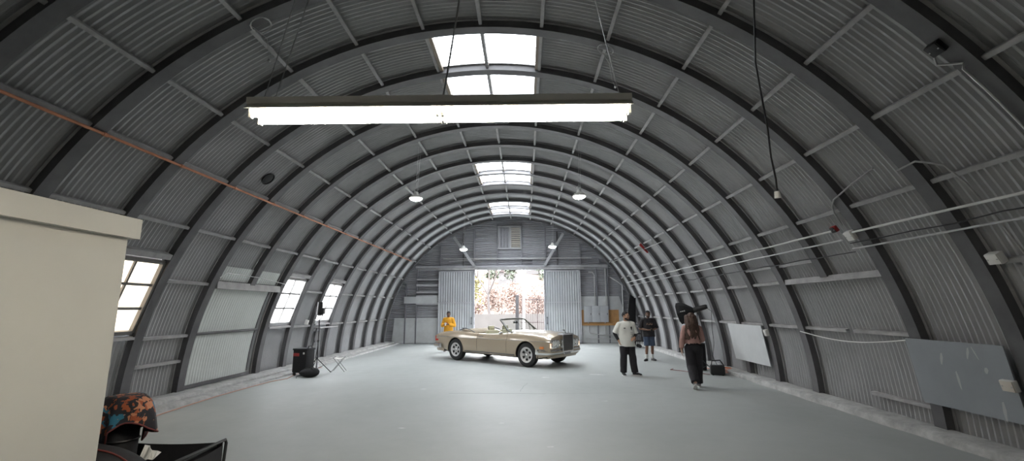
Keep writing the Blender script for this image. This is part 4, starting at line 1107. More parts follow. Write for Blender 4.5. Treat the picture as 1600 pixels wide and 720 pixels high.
for i in range(13):
    u = i/12; x = -2.84+.62*u; h = .56-.10*u-.10*max(0, (u-.55)/.45)**2; dp = .145
    R.append([(x, 3.565+dp*math.cos(a)*(1 if abs(math.cos(a)) < .99 else 1), .24+h*(.5+.5*math.sin(a))**.7 if math.sin(a) > -.98 else .24) for a in [2*PI*k/20 for k in range(20)]])
mb.loft(R); bag = build('bag_body', mb, BLACKF, t)
for zf in (.97, .62):
    mb = MB(); pts = []
    for i in range(13):
        u = i/12; x = -2.84+.62*u; h = .56-.10*u-.10*max(0, (u-.55)/.45)**2; a = math.asin(min(1, 2*zf**(1/.7)-1))
        pts.append((x, 3.565-.150*math.cos(a), .245+h*zf))
    mb.tube(pts, .006, 6); build('piping', mb, mat('red_piping', (.15, .025, .018), .7), t, 'thin red piping')
# patterned jacket draped over an upright black roll standing in the wagon
t = thing('rolled_mat', 'black rolled mat standing in the wagon under the patterned jacket', 'mat', (-2.70, 3.87, .24))
mb = MB(); mb.lathe((-2.70, 3.87, .235), (0, 0, 1), [(0, 0), (0, .11), (.55, .12), (.80, .115), (.80, .03), (.60, .0)], 24); build('mat_body', mb, BLACKF, t)
mb = MB(); mb.tube([(-2.70+.123*math.cos(2*PI*i/20), 3.87+.123*math.sin(2*PI*i/20), .72) for i in range(20)], .008, 6, closed=True); build('strap', mb, BLACK, t)
def jacket_mat():
    m = bpy.data.materials.new('patterned_cloth'); m.use_nodes = True; nt = m.node_tree; b = nt.nodes['Principled BSDF']; b.inputs['Roughness'].default_value = .8
    tc = nt.nodes.new('ShaderNodeTexCoord'); v = nt.nodes.new('ShaderNodeTexVoronoi'); v.inputs['Scale'].default_value = 19; v.inputs['Randomness'].default_value = 1
    n = nt.nodes.new('ShaderNodeTexNoise'); n.inputs['Scale'].default_value = 9; n.inputs['Detail'].default_value = 3
    ad = nt.nodes.new('ShaderNodeMix'); ad.data_type = 'VECTOR'; ad.inputs['Factor'].default_value = .35
    nt.links.new(tc.outputs['Object'], n.inputs['Vector']); nt.links.new(tc.outputs['Object'], ad.inputs[4]); nt.links.new(n.outputs['Color'], ad.inputs[5]); nt.links.new(ad.outputs[1], v.inputs['Vector'])
    sp = nt.nodes.new('ShaderNodeSeparateColor'); nt.links.new(v.outputs['Color'], sp.inputs[0])
    r = nt.nodes.new('ShaderNodeValToRGB'); r.color_ramp.interpolation = 'CONSTANT'; e = r.color_ramp.elements
    e[0].position = 0; e[0].color = (.012, .012, .016, 1); e[1].position = .50; e[1].color = (.30, .075, .025, 1)
    for p, c in ((.60, (.016, .014, .02, 1)), (.68, (.02, .14, .22, 1)), (.79, (.02, .02, .03, 1)), (.86, (.45, .19, .10, 1)), (.94, (.015, .015, .02, 1))):
        q = e.new(p); q.color = c
    nt.links.new(sp.outputs[0], r.inputs[0]); nt.links.new(r.outputs[0], b.inputs['Base Color']); return m
t = thing('patterned_jacket', 'dark jacket with orange and blue pattern draped over the rolled mat', 'jacket', (-2.70, 3.87, .7))
mb = MB(); NU, NV = 40, 22; G = []
for j in range(NV+1):
    v = j/NV; row = []
    for i in range(NU):
        a = 2*PI*i/NU
        r = .16*math.sin(min(1, v*2.2)*PI/2)+.02*v+.035*v*math.sin(a*5+1)+.02*v*math.sin(a*9)
        if -.7 < math.atan2(math.sin(a+.35), math.cos(a+.35)) < .7: r += .10*math.sin(min(1, v*1.1)*PI*.5)*math.cos(math.atan2(math.sin(a+.35), math.cos(a+.35))/.7*PI/2)
        z = 1.075-.02*v-max(0, v-.25)*(.44+.08*math.sin(a*3+.6)-(.13 if math.cos(a+.35) > .6 else 0))
        row.append(mb.bm.verts.new((-2.70+r*math.cos(a), 3.87+r*math.sin(a), z)))
    G.append(row)
for a, b in zip(G, G[1:]):
    for i in range(NU): mb.bm.faces.new((a[i], a[(i+1) % NU], b[(i+1) % NU], b[i]))
jk = build('jacket_body', mb, jacket_mat(), t, smooth=80)
md = jk.modifiers.new('cloth', 'SOLIDIFY'); md.thickness = .008
hem = [tuple(v.co) for v in list(jk.data.vertices)[-NU:]]
mb = MB(); mb.tube(hem, .007, 6, closed=True); build('hem_piping', mb, mat('red_hem', (.13, .03, .028), .8), t)
t = thing('paper_sheet', 'crumpled white paper tucked between the black bag and wagon', 'paper', (-2.30, 3.76, .62))
mb = MB(); mb.loft([[(-2.42+.13*i/5, 3.74+.012*math.sin(i*2.1), .60+.01*math.sin(i*3)), (-2.415+.13*i/5, 3.78+.02*math.sin(i*1.7), .70-.012*i), (-2.415+.13*i/5, 3.783+.02*math.sin(i*1.7), .70-.012*i), (-2.42+.13*i/5, 3.743+.012*math.sin(i*2.1), .60+.01*math.sin(i*3))] for i in range(6)]); build('paper', mb, mat('white_paper', (.72, .72, .70), .7), t, flat=True)

# ------------------------------------------------------------------ people
def fuse(mb, voxel=.012, smooth=4, fac=.5, fold=0, fseed=0, fscale=9):
    """unites overlapping solids into one continuous skin"""
    bm = mb.bm; bmesh.ops.recalc_face_normals(bm, faces=bm.faces)
    me = bpy.data.meshes.new('raw'); bm.to_mesh(me); bm.free()
    o = bpy.data.objects.new('raw', me); COL.objects.link(o)
    r = o.modifiers.new('r', 'REMESH'); r.mode = 'VOXEL'; r.voxel_size = voxel
    s = o.modifiers.new('s', 'SMOOTH'); s.iterations = smooth; s.factor = fac
    me = apply_mods(o)
    if fold:
        ns = [v.normal.copy() for v in me.vertices]
        for v, n in zip(me.vertices, ns):
            p = v.co
            d = noise.noise(V((p.x*fscale+fseed, p.y*fscale, p.z*fscale*.55)))
            v.co = p+n*fold*(d-.2*abs(d))
    return me
def limb(mb, pts, rads, flat0=False, flat1=False):
    pts = [V(p) for p in pts]
    for i in range(len(pts)-1):
        mb.cyl(pts[i], pts[i+1], rads[i], rads[i+1], 18)
    for i, p in enumerate(pts):
        if (i == 0 and flat0) or (i == len(pts)-1 and flat1): continue
        mb.ball(p, rads[i], seg=18, ring=12)
def hand(mb, wrist, d, n, side, curl=.5, s=1.0):
    """palm, five unequal bent fingers, thumb from the side of the palm. d along, n = palm side"""
    w = V(wrist); d = V(d).normalized(); n = V(n); n = (n-d*n.dot(d)).normalized(); ac = d.cross(n)*side
    M3 = Matrix((d, ac, n)).transposed().to_4x4()
    mb.ball(w+d*.048*s, (.050*s, .041*s, .017*s), M3)
    mb.cyl(w-d*.02, w+d*.03*s, .024*s, .028*s, 12)
    for i, L in enumerate((.066, .076, .071, .056)):
        b = w+d*.082*s+ac*(i-1.5)*.0205*s*-1; q = b; dd = d.copy(); seg = L*s/3*1.1
        for j in range(3):
            dd = (dd*math.cos(curl*(.55+.25*j))+n*math.sin(curl*(.55+.25*j))).normalized(); e = q+dd*seg
            mb.cap(q, e, (.0088-.0008*j)*s, (.0080-.0008*j)*s, 8); q = e
    b = w+d*.025*s+ac*.034*s; dd = (d*.62+ac*.65+n*.35).normalized(); e = b+dd*.042*s; mb.cap(b, e, .0125*s, .0105*s, 8)
    dd = (d*.85+ac*.15+n*.5).normalized(); mb.cap(e, e+dd*.034*s, .0105*s, .0085*s, 8)
def headM(c, yaw, pitch=0, roll=0):
    return Matrix.Translation(c) @ Matrix.Rotation(yaw, 4, 'Z') @ Matrix.Rotation(pitch, 4, 'X') @ Matrix.Rotation(roll, 4, 'Y')
def head_shapes(mb, M, s=1.0):
    """face looks to local -Y"""
    B = lambda c, r, rot=None: mb.ball(M @ (V(c)*s), tuple(x*s for x in r), M.to_3x3().normalized().to_4x4() @ (rot if rot else Matrix.Identity(4)), 20, 14)
    B((0, .012, .030), (.075, .094, .088)); B((0, -.012, -.040), (.058, .072, .070)); B((0, -.045, -.078), (.034, .034, .028))
    B((0, -.060, .010), (.055, .030, .050))
    B((0, -.098, -.018), (.013, .018, .016)); B((0, -.088, .006), (.009, .014, .028)); 
    for q in (-1, 1):
        B((q*.076, .008, -.008), (.009, .020, .032)); B((q*.030, -.080, .024), (.022, .012, .008)); B((q*.038, -.062, -.022), (.024, .024, .022))
    B((0, -.080, -.055), (.024, .012, .007)); B((0, -.078, -.067), (.021, .012, .008))
def face_parts(t, M, skin_dark, s=1.0):
    W_ = mat('eye_white', (.7, .68, .65), .3); I_ = mat('dark_iris', (.03, .02, .015), .2)
    for q in (-1, 1):
        mb = MB(); mb.ball(M @ (V((q*.030, -.078, .008))*s), .0125*s, seg=12, ring=8); e = build('eye', mb, W_, t)
        mb = MB(); mb.ball(M @ (V((q*.030, -.0875, .008))*s), .0062*s, seg=10, ring=6); build('iris', mb, I_, e)
        mb = MB(); mb.tube([M @ (V((q*x, y, z))*s) for x, y, z in ((.014, -.092, .028), (.030, -.093, .033), (.046, -.082, .028))], .004*s, 6); build('eyebrow', mb, mat('brow_hair', (.02, .014, .01), .8), t)
    mb = MB(); mb.tube([M @ (V(p)*s) for p in ((-.022, -.086, -.061), (-.008, -.0935, -.058), (.008, -.0935, -.058), (.022, -.086, -.061))], .005*s, 6); build('lips', mb, skin_dark, t)
def shoe(t, ank, yaw, m, sole, L=.27):
    M = Matrix.Translation((ank[0], ank[1], 0)) @ Matrix.Rotation(yaw, 4, 'Z')
    pit_ = ank[3] if len(ank) > 3 else 0
    M = Matrix.Translation((ank[0], ank[1], ank[2]-.085)) @ Matrix.Rotation(yaw, 4, 'Z') @ Matrix.Rotation(pit_, 4, 'X')
    mb = MB(); R3 = M.to_3x3().to_4x4()
    mb.ball(M @ V((0, .01, .055)), (.042, .06, .05), R3); mb.ball(M @ V((0, -.07, .042)), (.044, .09, .034), R3); mb.ball(M @ V((0, -.13, .034)), (.044, .055, .027), R3)
    mb.cyl(M @ V((0, .015, .06)), M @ V((0, .02, .105)), .046, .043, 16)
    me = fuse(mb, .008, 3)
    # flatten the underside on the sole
    Mi = M.inverted()
    for v in me.vertices:
        l = Mi @ v.co
        if l.z < .018: l.z = .018; v.co = M @ l
    o = build('shoe', me, m, t)
    mb = MB(); pts = []
    for i in range(28):
        a = 2*PI*i/28; x = .043*math.cos(a); y = -.045+.142*math.sin(a)
        x *= 1.06 if math.sin(a) < -.2 else .92
        pts.append(M @ V((x, y, 0)))
    up = (M.to_3x3() @ V((0, 0, 1)))*.026
    mb.prism(pts, up); build('sole', mb, sole, o, smooth=30)
    mb = MB()
    for i in range(4): mb.tube([M @ V((-.022, -.045-.018*i, .075-.008*i)), M @ V((0, -.047-.018*i, .082-.008*i)), M @ V((.022, -.045-.018*i, .075-.008*i))], .003, 5)
    build('laces', mb, sole, o)
    return o
SKL = mat('light_brown_skin', (.42, .235, .15), .5); SKL2 = mat('light_skin_lips', (.36, .15, .11), .5)
SKD = mat('brown_skin', (.17, .085, .052), .5); SKD2 = mat('brown_lips', (.15, .06, .045), .5)
SKP = mat('pale_skin', (.48, .30, .22), .5)
HAIRB = mat('black_hair', (.012, .010, .010), .7, 0, .4, 40, .4, 120)
HAIRW = mat('brown_wavy_hair', (.075, .038, .024), .55, 0, .5, 30, .5, 90)
SOLEW = mat('white_sole', (.66, .65, .62), .6)

def pmat(P): return lambda q: P @ V(q)
def finish(t, P, shapes_, **k): pass

def person(lab, loc, rz, J, skin, lips, dress, group=None, headyaw=0, headpitch=0, hs=1.0, hands=True, holds=None):
    """J: joints in the figure's own frame (facing -Y); everything is built in world space"""
    t = thing('person', lab, 'person', loc, rz)
    P = WM[t]; X = lambda q: P @ V(q)
    R3 = P.to_3x3()
    M = P @ headM(J['head'], headyaw, headpitch)
    mb = MB()
    head_shapes(mb, M, hs)
    hd = M @ V((0, .018, -.06))
    limb(mb, [X(J['neck']), hd], [.058*hs, .054*hs])
    tw = J.get('tw', 1.0)
    pel, ch = V(J['pelvis']), V(J['chest'])
    RR = R3.to_4x4()
    mb.ball(X(pel), (.150*tw, .105, .115), RR); mb.ball(X(pel.lerp(ch, .45)), (.128*tw, .092, .13), RR); mb.ball(X(ch), (.155*tw, .10, .15), RR); mb.ball(X(V(J['neck'])+V((0, 0, -.05))), (.12*tw, .06, .05), RR)
    for s, k in ((-1, 'R'), (1, 'L')):
        limb(mb, [X(J['sh'+k]), X(J['el'+k]), X(J['wr'+k])], [.050, .040, .027])
        limb(mb, [X(V(J['sh'+k])*.5+V(J['neck'])*.5+V((0, 0, -.012))), X(J['sh'+k])], [.044, .046])
        limb(mb, [X(J['hip'+k]), X(J['kn'+k]), X(V(J['an'+k][:3]))], [.082, .055, .036])
        mb.ball(X(V(J['kn'+k])*.62+V(J['an'+k][:3])*.38+V((0, .015, 0))), (.052, .055, .10), RR)
        if J.get('hand'+k): d, n, c = J['hand'+k]; hand(mb, X(J['wr'+k]), R3 @ V(d), R3 @ V(n), s*(1), c)
    build('body', fuse(mb, .0075, 3), skin, t, smooth=80)
    face_parts(t, M, lips, hs)
    return t, P, M, X, R3
def garment(t, name, m, fn, voxel=.011, fold=.007, seed=0, label=None, smooth=3):
    mb = MB(); fn(mb); return build(name, fuse(mb, voxel, smooth, .5, fold, seed), m, t, label, smooth=80)
def torso(mb, X, R3, J, infl, z0, sx=1.0, boxy=0):
    """loose upper garment body down to height z0 with a clean hem"""
    pel, ch, nk = V(J['pelvis']), V(J['chest']), V(J['neck'])
    rings = []
    tw = J.get('tw', 1.0)
    for z, wx, wy in ((z0, .155+boxy, .115+boxy*.6), (pel.z+.05, .15+boxy, .112+boxy*.5), (pel.z+.16, .138+boxy, .104+boxy*.5), (ch.z, .162+boxy*.5, .112+boxy*.3), (ch.z+.10, .165, .108), (nk.z-.035, .15, .085), (nk.z-.002, .088, .070), (nk.z+.016, .064, .062)):
        f = (z-pel.z)/(nk.z-pel.z); c = pel.lerp(nk, f)
        rings.append([X((c.x+(wx*tw+infl)*math.cos(a)*sx, c.y+(wy+infl)*math.sin(a), z)) for a in [2*PI*i/28 for i in range(28)]])
    mb.loft(rings)
def short_hair(t, M, m, s=1.0, thick=.012, top=.0):
    mb = MB(); R = M.to_3x3().normalized().to_4x4()
    mb.ball(M @ (V((0, .022, .040))*s), ((.077+thick)*s, (.092+thick)*s, (.086+thick+top)*s), R, 24, 16)
    me = fuse(mb, .008, 1, .5, .006, 3, 60)
    Mi = M.inverted(); bm = bmesh.new(); bm.from_mesh(me)
    # hair line: nothing over the face or below the ears
    kill = []
    for f in bm.faces:
        c = Mi @ f.calc_center_median(); c = c/s
        if c.z < -.045+max(0, -c.y-.0)*1.0 and c.y > -.02: kill.append(f)
        elif c.y < -.02 and c.z < .062: kill.append(f)
        elif abs(c.x) > .03 and -.02 <= c.y < .03 and c.z < .0: kill.append(f)
    bmesh.ops.delete(bm, geom=kill, context='FACES'); bm.to_mesh(me); bm.free()
    return build('hair', me, m, t, smooth=80)
def beard(t, M, m, s=1.0):
    mb = MB(); R = M.to_3x3().normalized().to_4x4()
    mb.ball(M @ (V((0, -.055, -.085))*s), (.042*s, .036*s, .028*s), R)
    for q in (-1, 1): mb.ball(M @ (V((q*.048, -.028, -.062))*s), (.016*s, .040*s, .028*s), R)
    mb.ball(M @ (V((0, -.083, -.045))*s), (.026*s, .010*s, .006*s), R)
    return build('beard', fuse(mb, .006, 1, .5, .003, 1, 90), m, t, smooth=80)

# --- man in the white t-shirt
J = dict(pelvis=(0, 0, .90), chest=(-.01, .0, 1.20), neck=(0, .01, 1.40), head=(.0, -.01, 1.545),
         shR=(-.19, .01, 1.335), elR=(-.30, .09, 1.09), wrR=(-.235, -.03, .905), shL=(.19, .0, 1.335), elL=(.245, .02, 1.06), wrL=(.16, -.16, .985),
         hipR=(-.088, 0, .87), knR=(-.115, -.03, .475), anR=(-.125, .02, .085), hipL=(.088, 0, .87), knL=(.125, -.04, .475), anL=(.17, -.04, .085),
         handR=((.25, -.25, -1), (1, 0, 0), .5), handL=((-.7, -.5, -.25), (0, .6, -.6), .8), tw=1.0)
t, P, M, X, R3 = person('man in a white t-shirt over black sleeves and black trousers, standing', (3.42, 12.42, 0), .12, J, SKL, SKL2, None, headyaw=.62, headpitch=.05)
TEE = mat('white_cotton', (.74, .73, .68), .85, 0, .05, 4); TROU = mat('black_cotton', (.020, .018, .022), .85, 0, .25, 8)
BASE = mat('black_sleeve', (.012, .012, .014), .8)
def g(mb):
    for s, k in ((-1, 'R'), (1, 'L')):
        limb(mb, [X(J['sh'+k]), X(J['el'+k]), X(V(J['el'+k]).lerp(V(J['wr'+k]), .92))], [.056, .050, .037], flat1=True)
garment(t, 'undershirt', BASE, g, .010, .004, 2)
def g(mb):
    torso(mb, X, R3, J, .030, .755, 1.0, .040)
    for s, k in ((-1, 'R'), (1, 'L')):
        limb(mb, [X(V(J['neck'])*.5+V(J['sh'+k])*.5+V((0, 0, -.006))), X(J['sh'+k]), X(V(J['sh'+k]).lerp(V(J['el'+k]), .92))], [.066, .066, .084], flat1=True)
shirt = garment(t, 't_shirt', TEE, g, .011, .018, 5)
mb = MB()
for (x, z, w, h) in ((-.10, 1.235, .030, .012), (.085, 1.245, .022, .035), (.085, 1.205, .012, .02)):
    mb.ball(X((x, -.160, z)), (w, .006, h), R3.to_4x4())
build('shirt_print', mb, BASE, shirt, 'small black chest prints')
mb = MB()
for (x, z, w, h) in ((.085, 1.12, .035, .014), (.08, 1.06, .03, .02), (.09, 1.0, .03, .03)): mb.ball(X((x, -.168, z)), (w, .006, h), R3.to_4x4())
build('shirt_print', mb, mat('faded_print', (.45, .44, .42), .8), shirt, 'faded grey print')
def g(mb):
    mb.ball(X((0, 0, .88)), (.165, .125, .11), R3.to_4x4())
    for k in 'RL': limb(mb, [X(J['hip'+k]), X(J['kn'+k]), X(V(J['an'+k])+V((0, 0, .0)))], [.112, .100, .088], flat1=True)
garment(t, 'trousers', TROU, g, .012, .014, 9)
short_hair(t, M, HAIRB, 1, .004); beard(t, M, HAIRB)
SHB = mat('black_sneaker', (.015, .015, .016), .6)
shoe(t, X(J['anR'])[:], .12-.1, SHB, SOLEW); shoe(t, X(J['anL'])[:], .12+1.05, SHB, SOLEW)

# --- man in the black t-shirt
J = dict(pelvis=(0, 0, .90), chest=(.0, .0, 1.20), neck=(0, .01, 1.40), head=(.0, -.015, 1.545),
         shR=(-.20, .01, 1.335), elR=(-.285, .03, 1.07), wrR=(-.10, -.21, 1.03), shL=(.20, .0, 1.335), elL=(.285, .02, 1.07), wrL=(.10, -.21, 1.04),
         hipR=(-.088, 0, .87), knR=(-.10, -.03, .47), anR=(-.12, .0, .085), hipL=(.088, 0, .87), knL=(.10, .0, .47), anL=(.13, .10, .085),
         handR=((1, -.35, .1), (0, .3, 1), .7), handL=((-1, -.35, .1), (0, .3, -1), .7), tw=1.08)
t, P, M, X, R3 = person('man in a black t-shirt and denim shorts holding a phone with both hands', (4.90, 15.72, 0), .10, J, SKD, SKD2, None, headyaw=-.15, headpitch=.10)
BT = mat('washed_black_cotton', (.022, .020, .022), .9, 0, .3, 10); DEN = mat('blue_denim', (.060, .085, .135), .85, 0, .2, 14)
def g(mb):
    torso(mb, X, R3, J, .022, .80, 1.0, .03)
    for s, k in ((-1, 'R'), (1, 'L')):
        limb(mb, [X(V(J['neck'])*.5+V(J['sh'+k])*.5+V((0, 0, -.006))), X(J['sh'+k]), X(V(J['sh'+k]).lerp(V(J['el'+k]), .95))], [.066, .068, .090], flat1=True)
shirt = garment(t, 't_shirt', BT, g, .011, .016, 15)
mb = MB(); rnd = random.Random(2)
for i in range(11): mb.ball(X((-.10+.2*i/10, -.146+.02*abs(i-5)/5, 1.215+.012*math.sin(i*1.3))), (.010, .006, rnd.uniform(.012, .024)), R3.to_4x4())
for i in range(8): mb.ball(X((-.09+.18*i/7, -.148+.02*abs(i-3.5)/4, 1.255+.006*math.sin(i*2))), (.009, .005, .006), R3.to_4x4())
build('shirt_print', mb, mat('faded_orange_print', (.28, .17, .13), .8), shirt, 'faded chest print')
def g(mb):
    mb.ball(X((0, 0, .88)), (.165, .125, .11), R3.to_4x4())
    for k in 'RL': limb(mb, [X(J['hip'+k]), X(V(J['hip'+k]).lerp(V(J['kn'+k]), .93))], [.108, .098], flat1=True)
garment(t, 'shorts', DEN, g, .012, .008, 19)
def g(mb):
    for k in 'RL':
        a = V(J['an'+k]); limb(mb, [X(a), X(a.lerp(V(J['kn'+k]), .36))], [.046, .058], flat1=True)
garment(t, 'socks', mat('white_socks', (.70, .70, .68), .9), g, .009, .004, 3)
short_hair(t, M, HAIRB, 1, .007); beard(t, M, HAIRB)
shoe(t, X(J['anR'])[:], .10-.75, SHB, SHB, .28); shoe(t, X(J['anL'])[:], .10+.25, SHB, SHB, .28)
ph = thing('phone', 'dark phone held by the man in the black t-shirt', 'phone', X((0, -.262, 1.045)))
mb = MB(); mb.box(X((0, -.262, 1.045)), (.075, .012, .15), Matrix.Rotation(.1, 4, 'Z') @ Matrix.Rotation(-.6, 4, 'X'), bev=.004); build('phone_body', mb, BLACK, ph)
mb = MB(); mb.box(X((0, -.2545, 1.05)), (.066, .003, .135), Matrix.Rotation(.1, 4, 'Z') @ Matrix.Rotation(-.6, 4, 'X')); build('screen', mb, mat('phone_screen', (.02, .025, .03), .08), ph)

# --- woman walking away
J = dict(pelvis=(0, 0, .90), chest=(.0, .0, 1.18), neck=(0, .02, 1.385), head=(.0, -.02, 1.53),
         shR=(-.155, .01, 1.315), elR=(-.21, -.05, 1.06), wrR=(-.14, -.22, .98), shL=(.155, .0, 1.315), elL=(.225, .06, 1.07), wrL=(.255, .05, .84),
         hipR=(-.082, 0, .86), knR=(-.085, -.10, .46), anR=(-.075, .02, .10, -.0), hipL=(.082, 0, .86), knL=(.07, .08, .47), anL=(.04, .33, .16),
         handR=((.3, -1, -.1), (1, 0, -.3), .5), handL=((.05, -.1, -1), (-1, 0, 0), .35), tw=.86)
J['anR'] = (-.08, -.16, .085)
t, P, M, X, R3 = person('woman seen from behind, walking, in a dusty pink top and black trousers', (4.50, 10.55, 0), PI-.25, J, SKP, SKL2, None, headyaw=-.1, headpitch=.05, hs=.96)
PINK = mat('dusty_pink_knit', (.40, .235, .205), .9, 0, .12, 8)
def g(mb):
    torso(mb, X, R3, J, .026, .985, 1.0, .022)
    for s, k in ((-1, 'R'), (1, 'L')):
        limb(mb, [X(V(J['neck'])*.5+V(J['sh'+k])*.5+V((0, 0, -.006))), X(J['sh'+k]), X(J['el'+k]), X(V(J['el'+k]).lerp(V(J['wr'+k]), .90))], [.062, .064, .064, .056], flat1=True)
garment(t, 'top', PINK, g, .011, .010, 25)
def g(mb):
    mb.ball(X((0, .01, .90)), (.155, .13, .13), R3.to_4x4()); mb.cyl(X((0, 0, .93)), X((0, 0, 1.02)), .122, .108, 24)
    for k in 'RL': limb(mb, [X(J['hip'+k]), X(J['kn'+k]), X(V(J['an'+k])+V((0, 0, -.0)))], [.112, .104, .092], flat1=True)
garment(t, 'trousers', TROU, g, .012, .012, 29)
def g(mb):
    R = M.to_3x3().normalized().to_4x4()
    mb.ball(M @ V((0, .018, .038)), (.090, .108, .098), R, 24, 16)
    rnd = random.Random(6)
    for i in range(15):
        a = -1.25+2.5*i/14; x0, y0 = .085*math.sin(a), .02+.085*math.cos(a); L = rnd.uniform(.40, .52)
        pts = []; 
        for j in range(8):
            u = j/7; w = .02*math.sin(u*9+i*1.9)
            pts.append(M @ V((x0*(1+.75*u)+w, y0+.035*math.sin(min(1, u*1.5)*PI*.8)+.012*math.cos(u*8+i), .03-L*u)))
        for j in range(7): mb.cap(pts[j], pts[j+1], .043*(1-.5*(j/7)**2), .043*(1-.5*((j+1)/7)**2), 10)
garment(t, 'long_hair', HAIRW, g, .009, .012, 33, smooth=2)
# open the face side of the hair
hair = t.children[-1]; bm = bmesh.new(); bm.from_mesh(hair.data); Mi = M.inverted()
kill = [f for f in bm.faces if (lambda c: c.y < -.035 and c.z < .07 and c.z > -.16 and abs(c.x) < .085)(Mi @ f.calc_center_median())]
bmesh.ops.delete(bm, geom=kill, context='FACES'); bm.to_mesh(hair.data); bm.free()
SHG = mat('grey_sneaker', (.34, .33, .33), .7)
shoe(t, X(J['anR'])[:], PI-.25, SHG, SOLEW, .25)
a_ = X(J['anL']); shoe(t, (a_.x, a_.y, a_.z, .55), PI-.25, SHG, SOLEW, .25)

# --- person in the yellow sweatshirt behind the car
J = dict(pelvis=(0, 0, .90), chest=(.0, .0, 1.20), neck=(0, .0, 1.395), head=(.0, -.02, 1.53),
         shR=(-.19, .01, 1.33), elR=(-.27, -.02, 1.07), wrR=(-.10, -.22, 1.10), shL=(.19, .0, 1.33), elL=(.27, .0, 1.07), wrL=(.09, -.23, 1.13),
         hipR=(-.088, 0, .87), knR=(-.10, -.02, .47), anR=(-.11, .0, .085), hipL=(.088, 0, .87), knL=(.10, -.02, .47), anL=(.11, .0, .085),
         handR=((.9, -.35, .3), (0, .4, 1), .8), handL=((-.9, -.35, .2), (0, .4, -1), .8), tw=1.02)
t, P, M, X, R3 = person('person in a yellow sweatshirt standing behind the car boot', (-2.55, 19.15, 0), -.25, J, SKD, SKD2, None, headyaw=.30, headpitch=.05)
YEL = mat('golden_yellow_fleece', (.80, .40, .035), .9, 0, .12, 6)
def g(mb):
    torso(mb, X, R3, J, .026, .82, 1.0, .02)
    for s, k in ((-1, 'R'), (1, 'L')):
        limb(mb, [X(V(J['neck'])*.5+V(J['sh'+k])*.5+V((0, 0, -.006))), X(J['sh'+k]), X(J['el'+k]), X(V(J['el'+k]).lerp(V(J['wr'+k]), .93))], [.066, .074, .072, .052], flat1=True)
shirt = garment(t, 'sweatshirt', YEL, g, .012, .010, 41)
mb = MB(); mb.ball(X((-.03, -.150, 1.17)), (.055, .008, .05), R3.to_4x4()); build('shirt_print', mb, mat('red_print', (.45, .07, .05), .8), shirt, 'red round chest print')
def g(mb):
    mb.ball(X((0, 0, .88)), (.165, .125, .11), R3.to_4x4())
    for k in 'RL': limb(mb, [X(J['hip'+k]), X(J['kn'+k]), X(V(J['an'+k])+V((0, 0, .015)))], [.105, .082, .07], flat1=True)
garment(t, 'trousers', TROU, g, .013, .008, 45)
short_hair(t, M, HAIRB, 1, .010)
shoe(t, X(J['anR'])[:], -.25, SHB, SOLEW); shoe(t, X(J['anL'])[:], -.25, SHB, SOLEW)
cp_ = thing('paper_cup', 'white cup held by the person in yellow', 'cup', X((-.01, -.31, 1.09)))
mb = MB(); mb.lathe(X((-.01, -.30, 1.075)), (0, 0, 1), [(0, 0), (0, .03), (.105, .042), (.105, .038), (.01, .027), (.01, 0)], 20); build('cup_body', mb, WHITEP, cp_)
mb = MB(); mb.lathe(X((-.01, -.30, 1.18)), (0, 0, 1), [(0, 0), (0, .044), (.012, .042), (.016, 0)], 20); build('lid', mb, PLASTW, cp_)
SKY = 24; EXPO = 0.78

# ------------------------------------------------------------------ camera, daylight, look
f_px, pit, yaw, rol = 696.0745, .172506, -.02774, -.00536
cp, sp_ = math.cos(pit), math.sin(pit); cy, sy = math.cos(yaw), math.sin(yaw)
Fv = V((sy*cp, cy*cp, sp_)); Rv = V((cy, -sy, 0)); Uv = Rv.cross(Fv)
R2 = Rv*math.cos(rol)+Uv*math.sin(rol); U2 = -Rv*math.sin(rol)+Uv*math.cos(rol)
cd = bpy.data.cameras.new('camera'); cam = bpy.data.objects.new('camera', cd); COL.objects.link(cam)
cam.matrix_world = Matrix(((R2.x, U2.x, -Fv.x, .68505), (R2.y, U2.y, -Fv.y, 0), (R2.z, U2.z, -Fv.z, 1.77872), (0, 0, 0, 1)))
cd.sensor_fit = 'HORIZONTAL'; cd.sensor_width = 36; cd.lens = 36*f_px/1600; cd.clip_start = .05; cd.clip_end = 500
SC.camera = cam

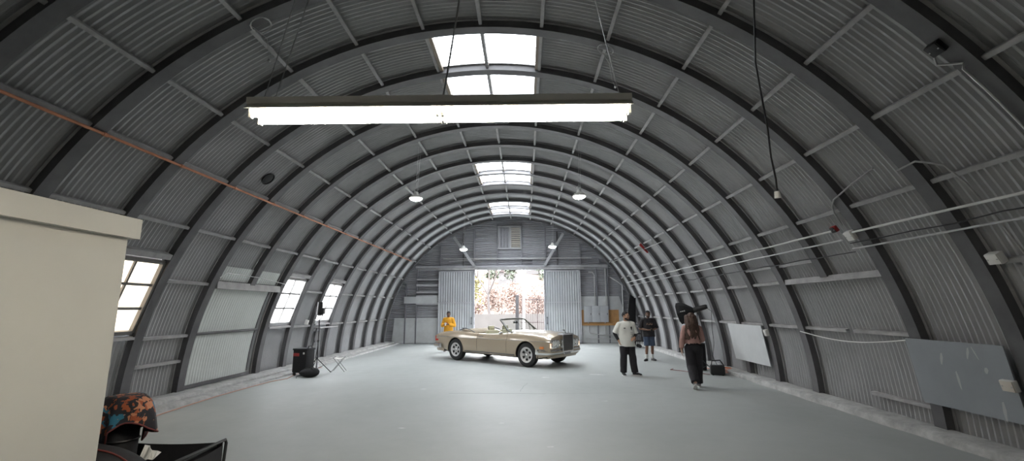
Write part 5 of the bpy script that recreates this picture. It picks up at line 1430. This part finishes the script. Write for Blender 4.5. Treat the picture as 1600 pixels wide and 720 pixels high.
W = bpy.data.worlds.new('sky'); SC.world = W; W.use_nodes = True
nt = W.node_tree; bg = nt.nodes['Background']
tc = nt.nodes.new('ShaderNodeTexCoord'); sx = nt.nodes.new('ShaderNodeSeparateXYZ'); nt.links.new(tc.outputs['Generated'], sx.inputs[0])
rp = nt.nodes.new('ShaderNodeValToRGB'); rp.color_ramp.elements[0].position = .0; rp.color_ramp.elements[0].color = (.36, .345, .335, 1)
rp.color_ramp.elements[1].position = .85; rp.color_ramp.elements[1].color = (.86, .92, 1, 1)
nt.links.new(sx.outputs['Z'], rp.inputs[0]); nt.links.new(rp.outputs[0], bg.inputs[0]); bg.inputs[1].default_value = SKY
def portal(loc, rot, sx_, sy_):
    l = bpy.data.lights.new('daylight_portal', 'AREA'); l.shape = 'RECTANGLE'; l.size = sx_; l.size_y = sy_; l.cycles.is_portal = True
    o = bpy.data.objects.new('daylight_portal', l); COL.objects.link(o); o.location = loc; o.rotation_euler = rot; return o
portal((-.11, YB+.3, 1.9), (-PI/2, 0, 0), 3.7, 3.8)      # shines toward -y
for (k0, k1) in ((1, 3), (6, 8), (10, 12)):
    portal((0, (rib_y(k0)+rib_y(k1))/2, ZC+RS+.08), (0, 0, 0), 1.95, rib_y(k1)-rib_y(k0))
for k in (1, 5, 7):
    th = (WT0+WT1)/2; p = A(th, R0+.22, rib_y(k)+SP/2)
    portal(p, (0, -PI/2-math.radians(-th), 0), 1.3, 1.2).rotation_euler = V((math.cos(math.radians(th)), 0, -math.sin(math.radians(th)))).to_track_quat('-Z', 'Y').to_euler()
SC.view_settings.view_transform = 'Standard'; SC.view_settings.look = 'None'; SC.view_settings.gamma = 1; SC.view_settings.use_curve_mapping = False
SC.view_settings.exposure = EXPO
SC.cycles.use_denoising = True
SC.cycles.max_bounces = 10; SC.cycles.diffuse_bounces = 6; SC.cycles.glossy_bounces = 4; SC.cycles.transmission_bounces = 6; SC.cycles.transparent_max_bounces = 12
SC.cycles.sample_clamp_indirect = 8; SC.cycles.caustics_reflective = False; SC.cycles.caustics_refractive = False
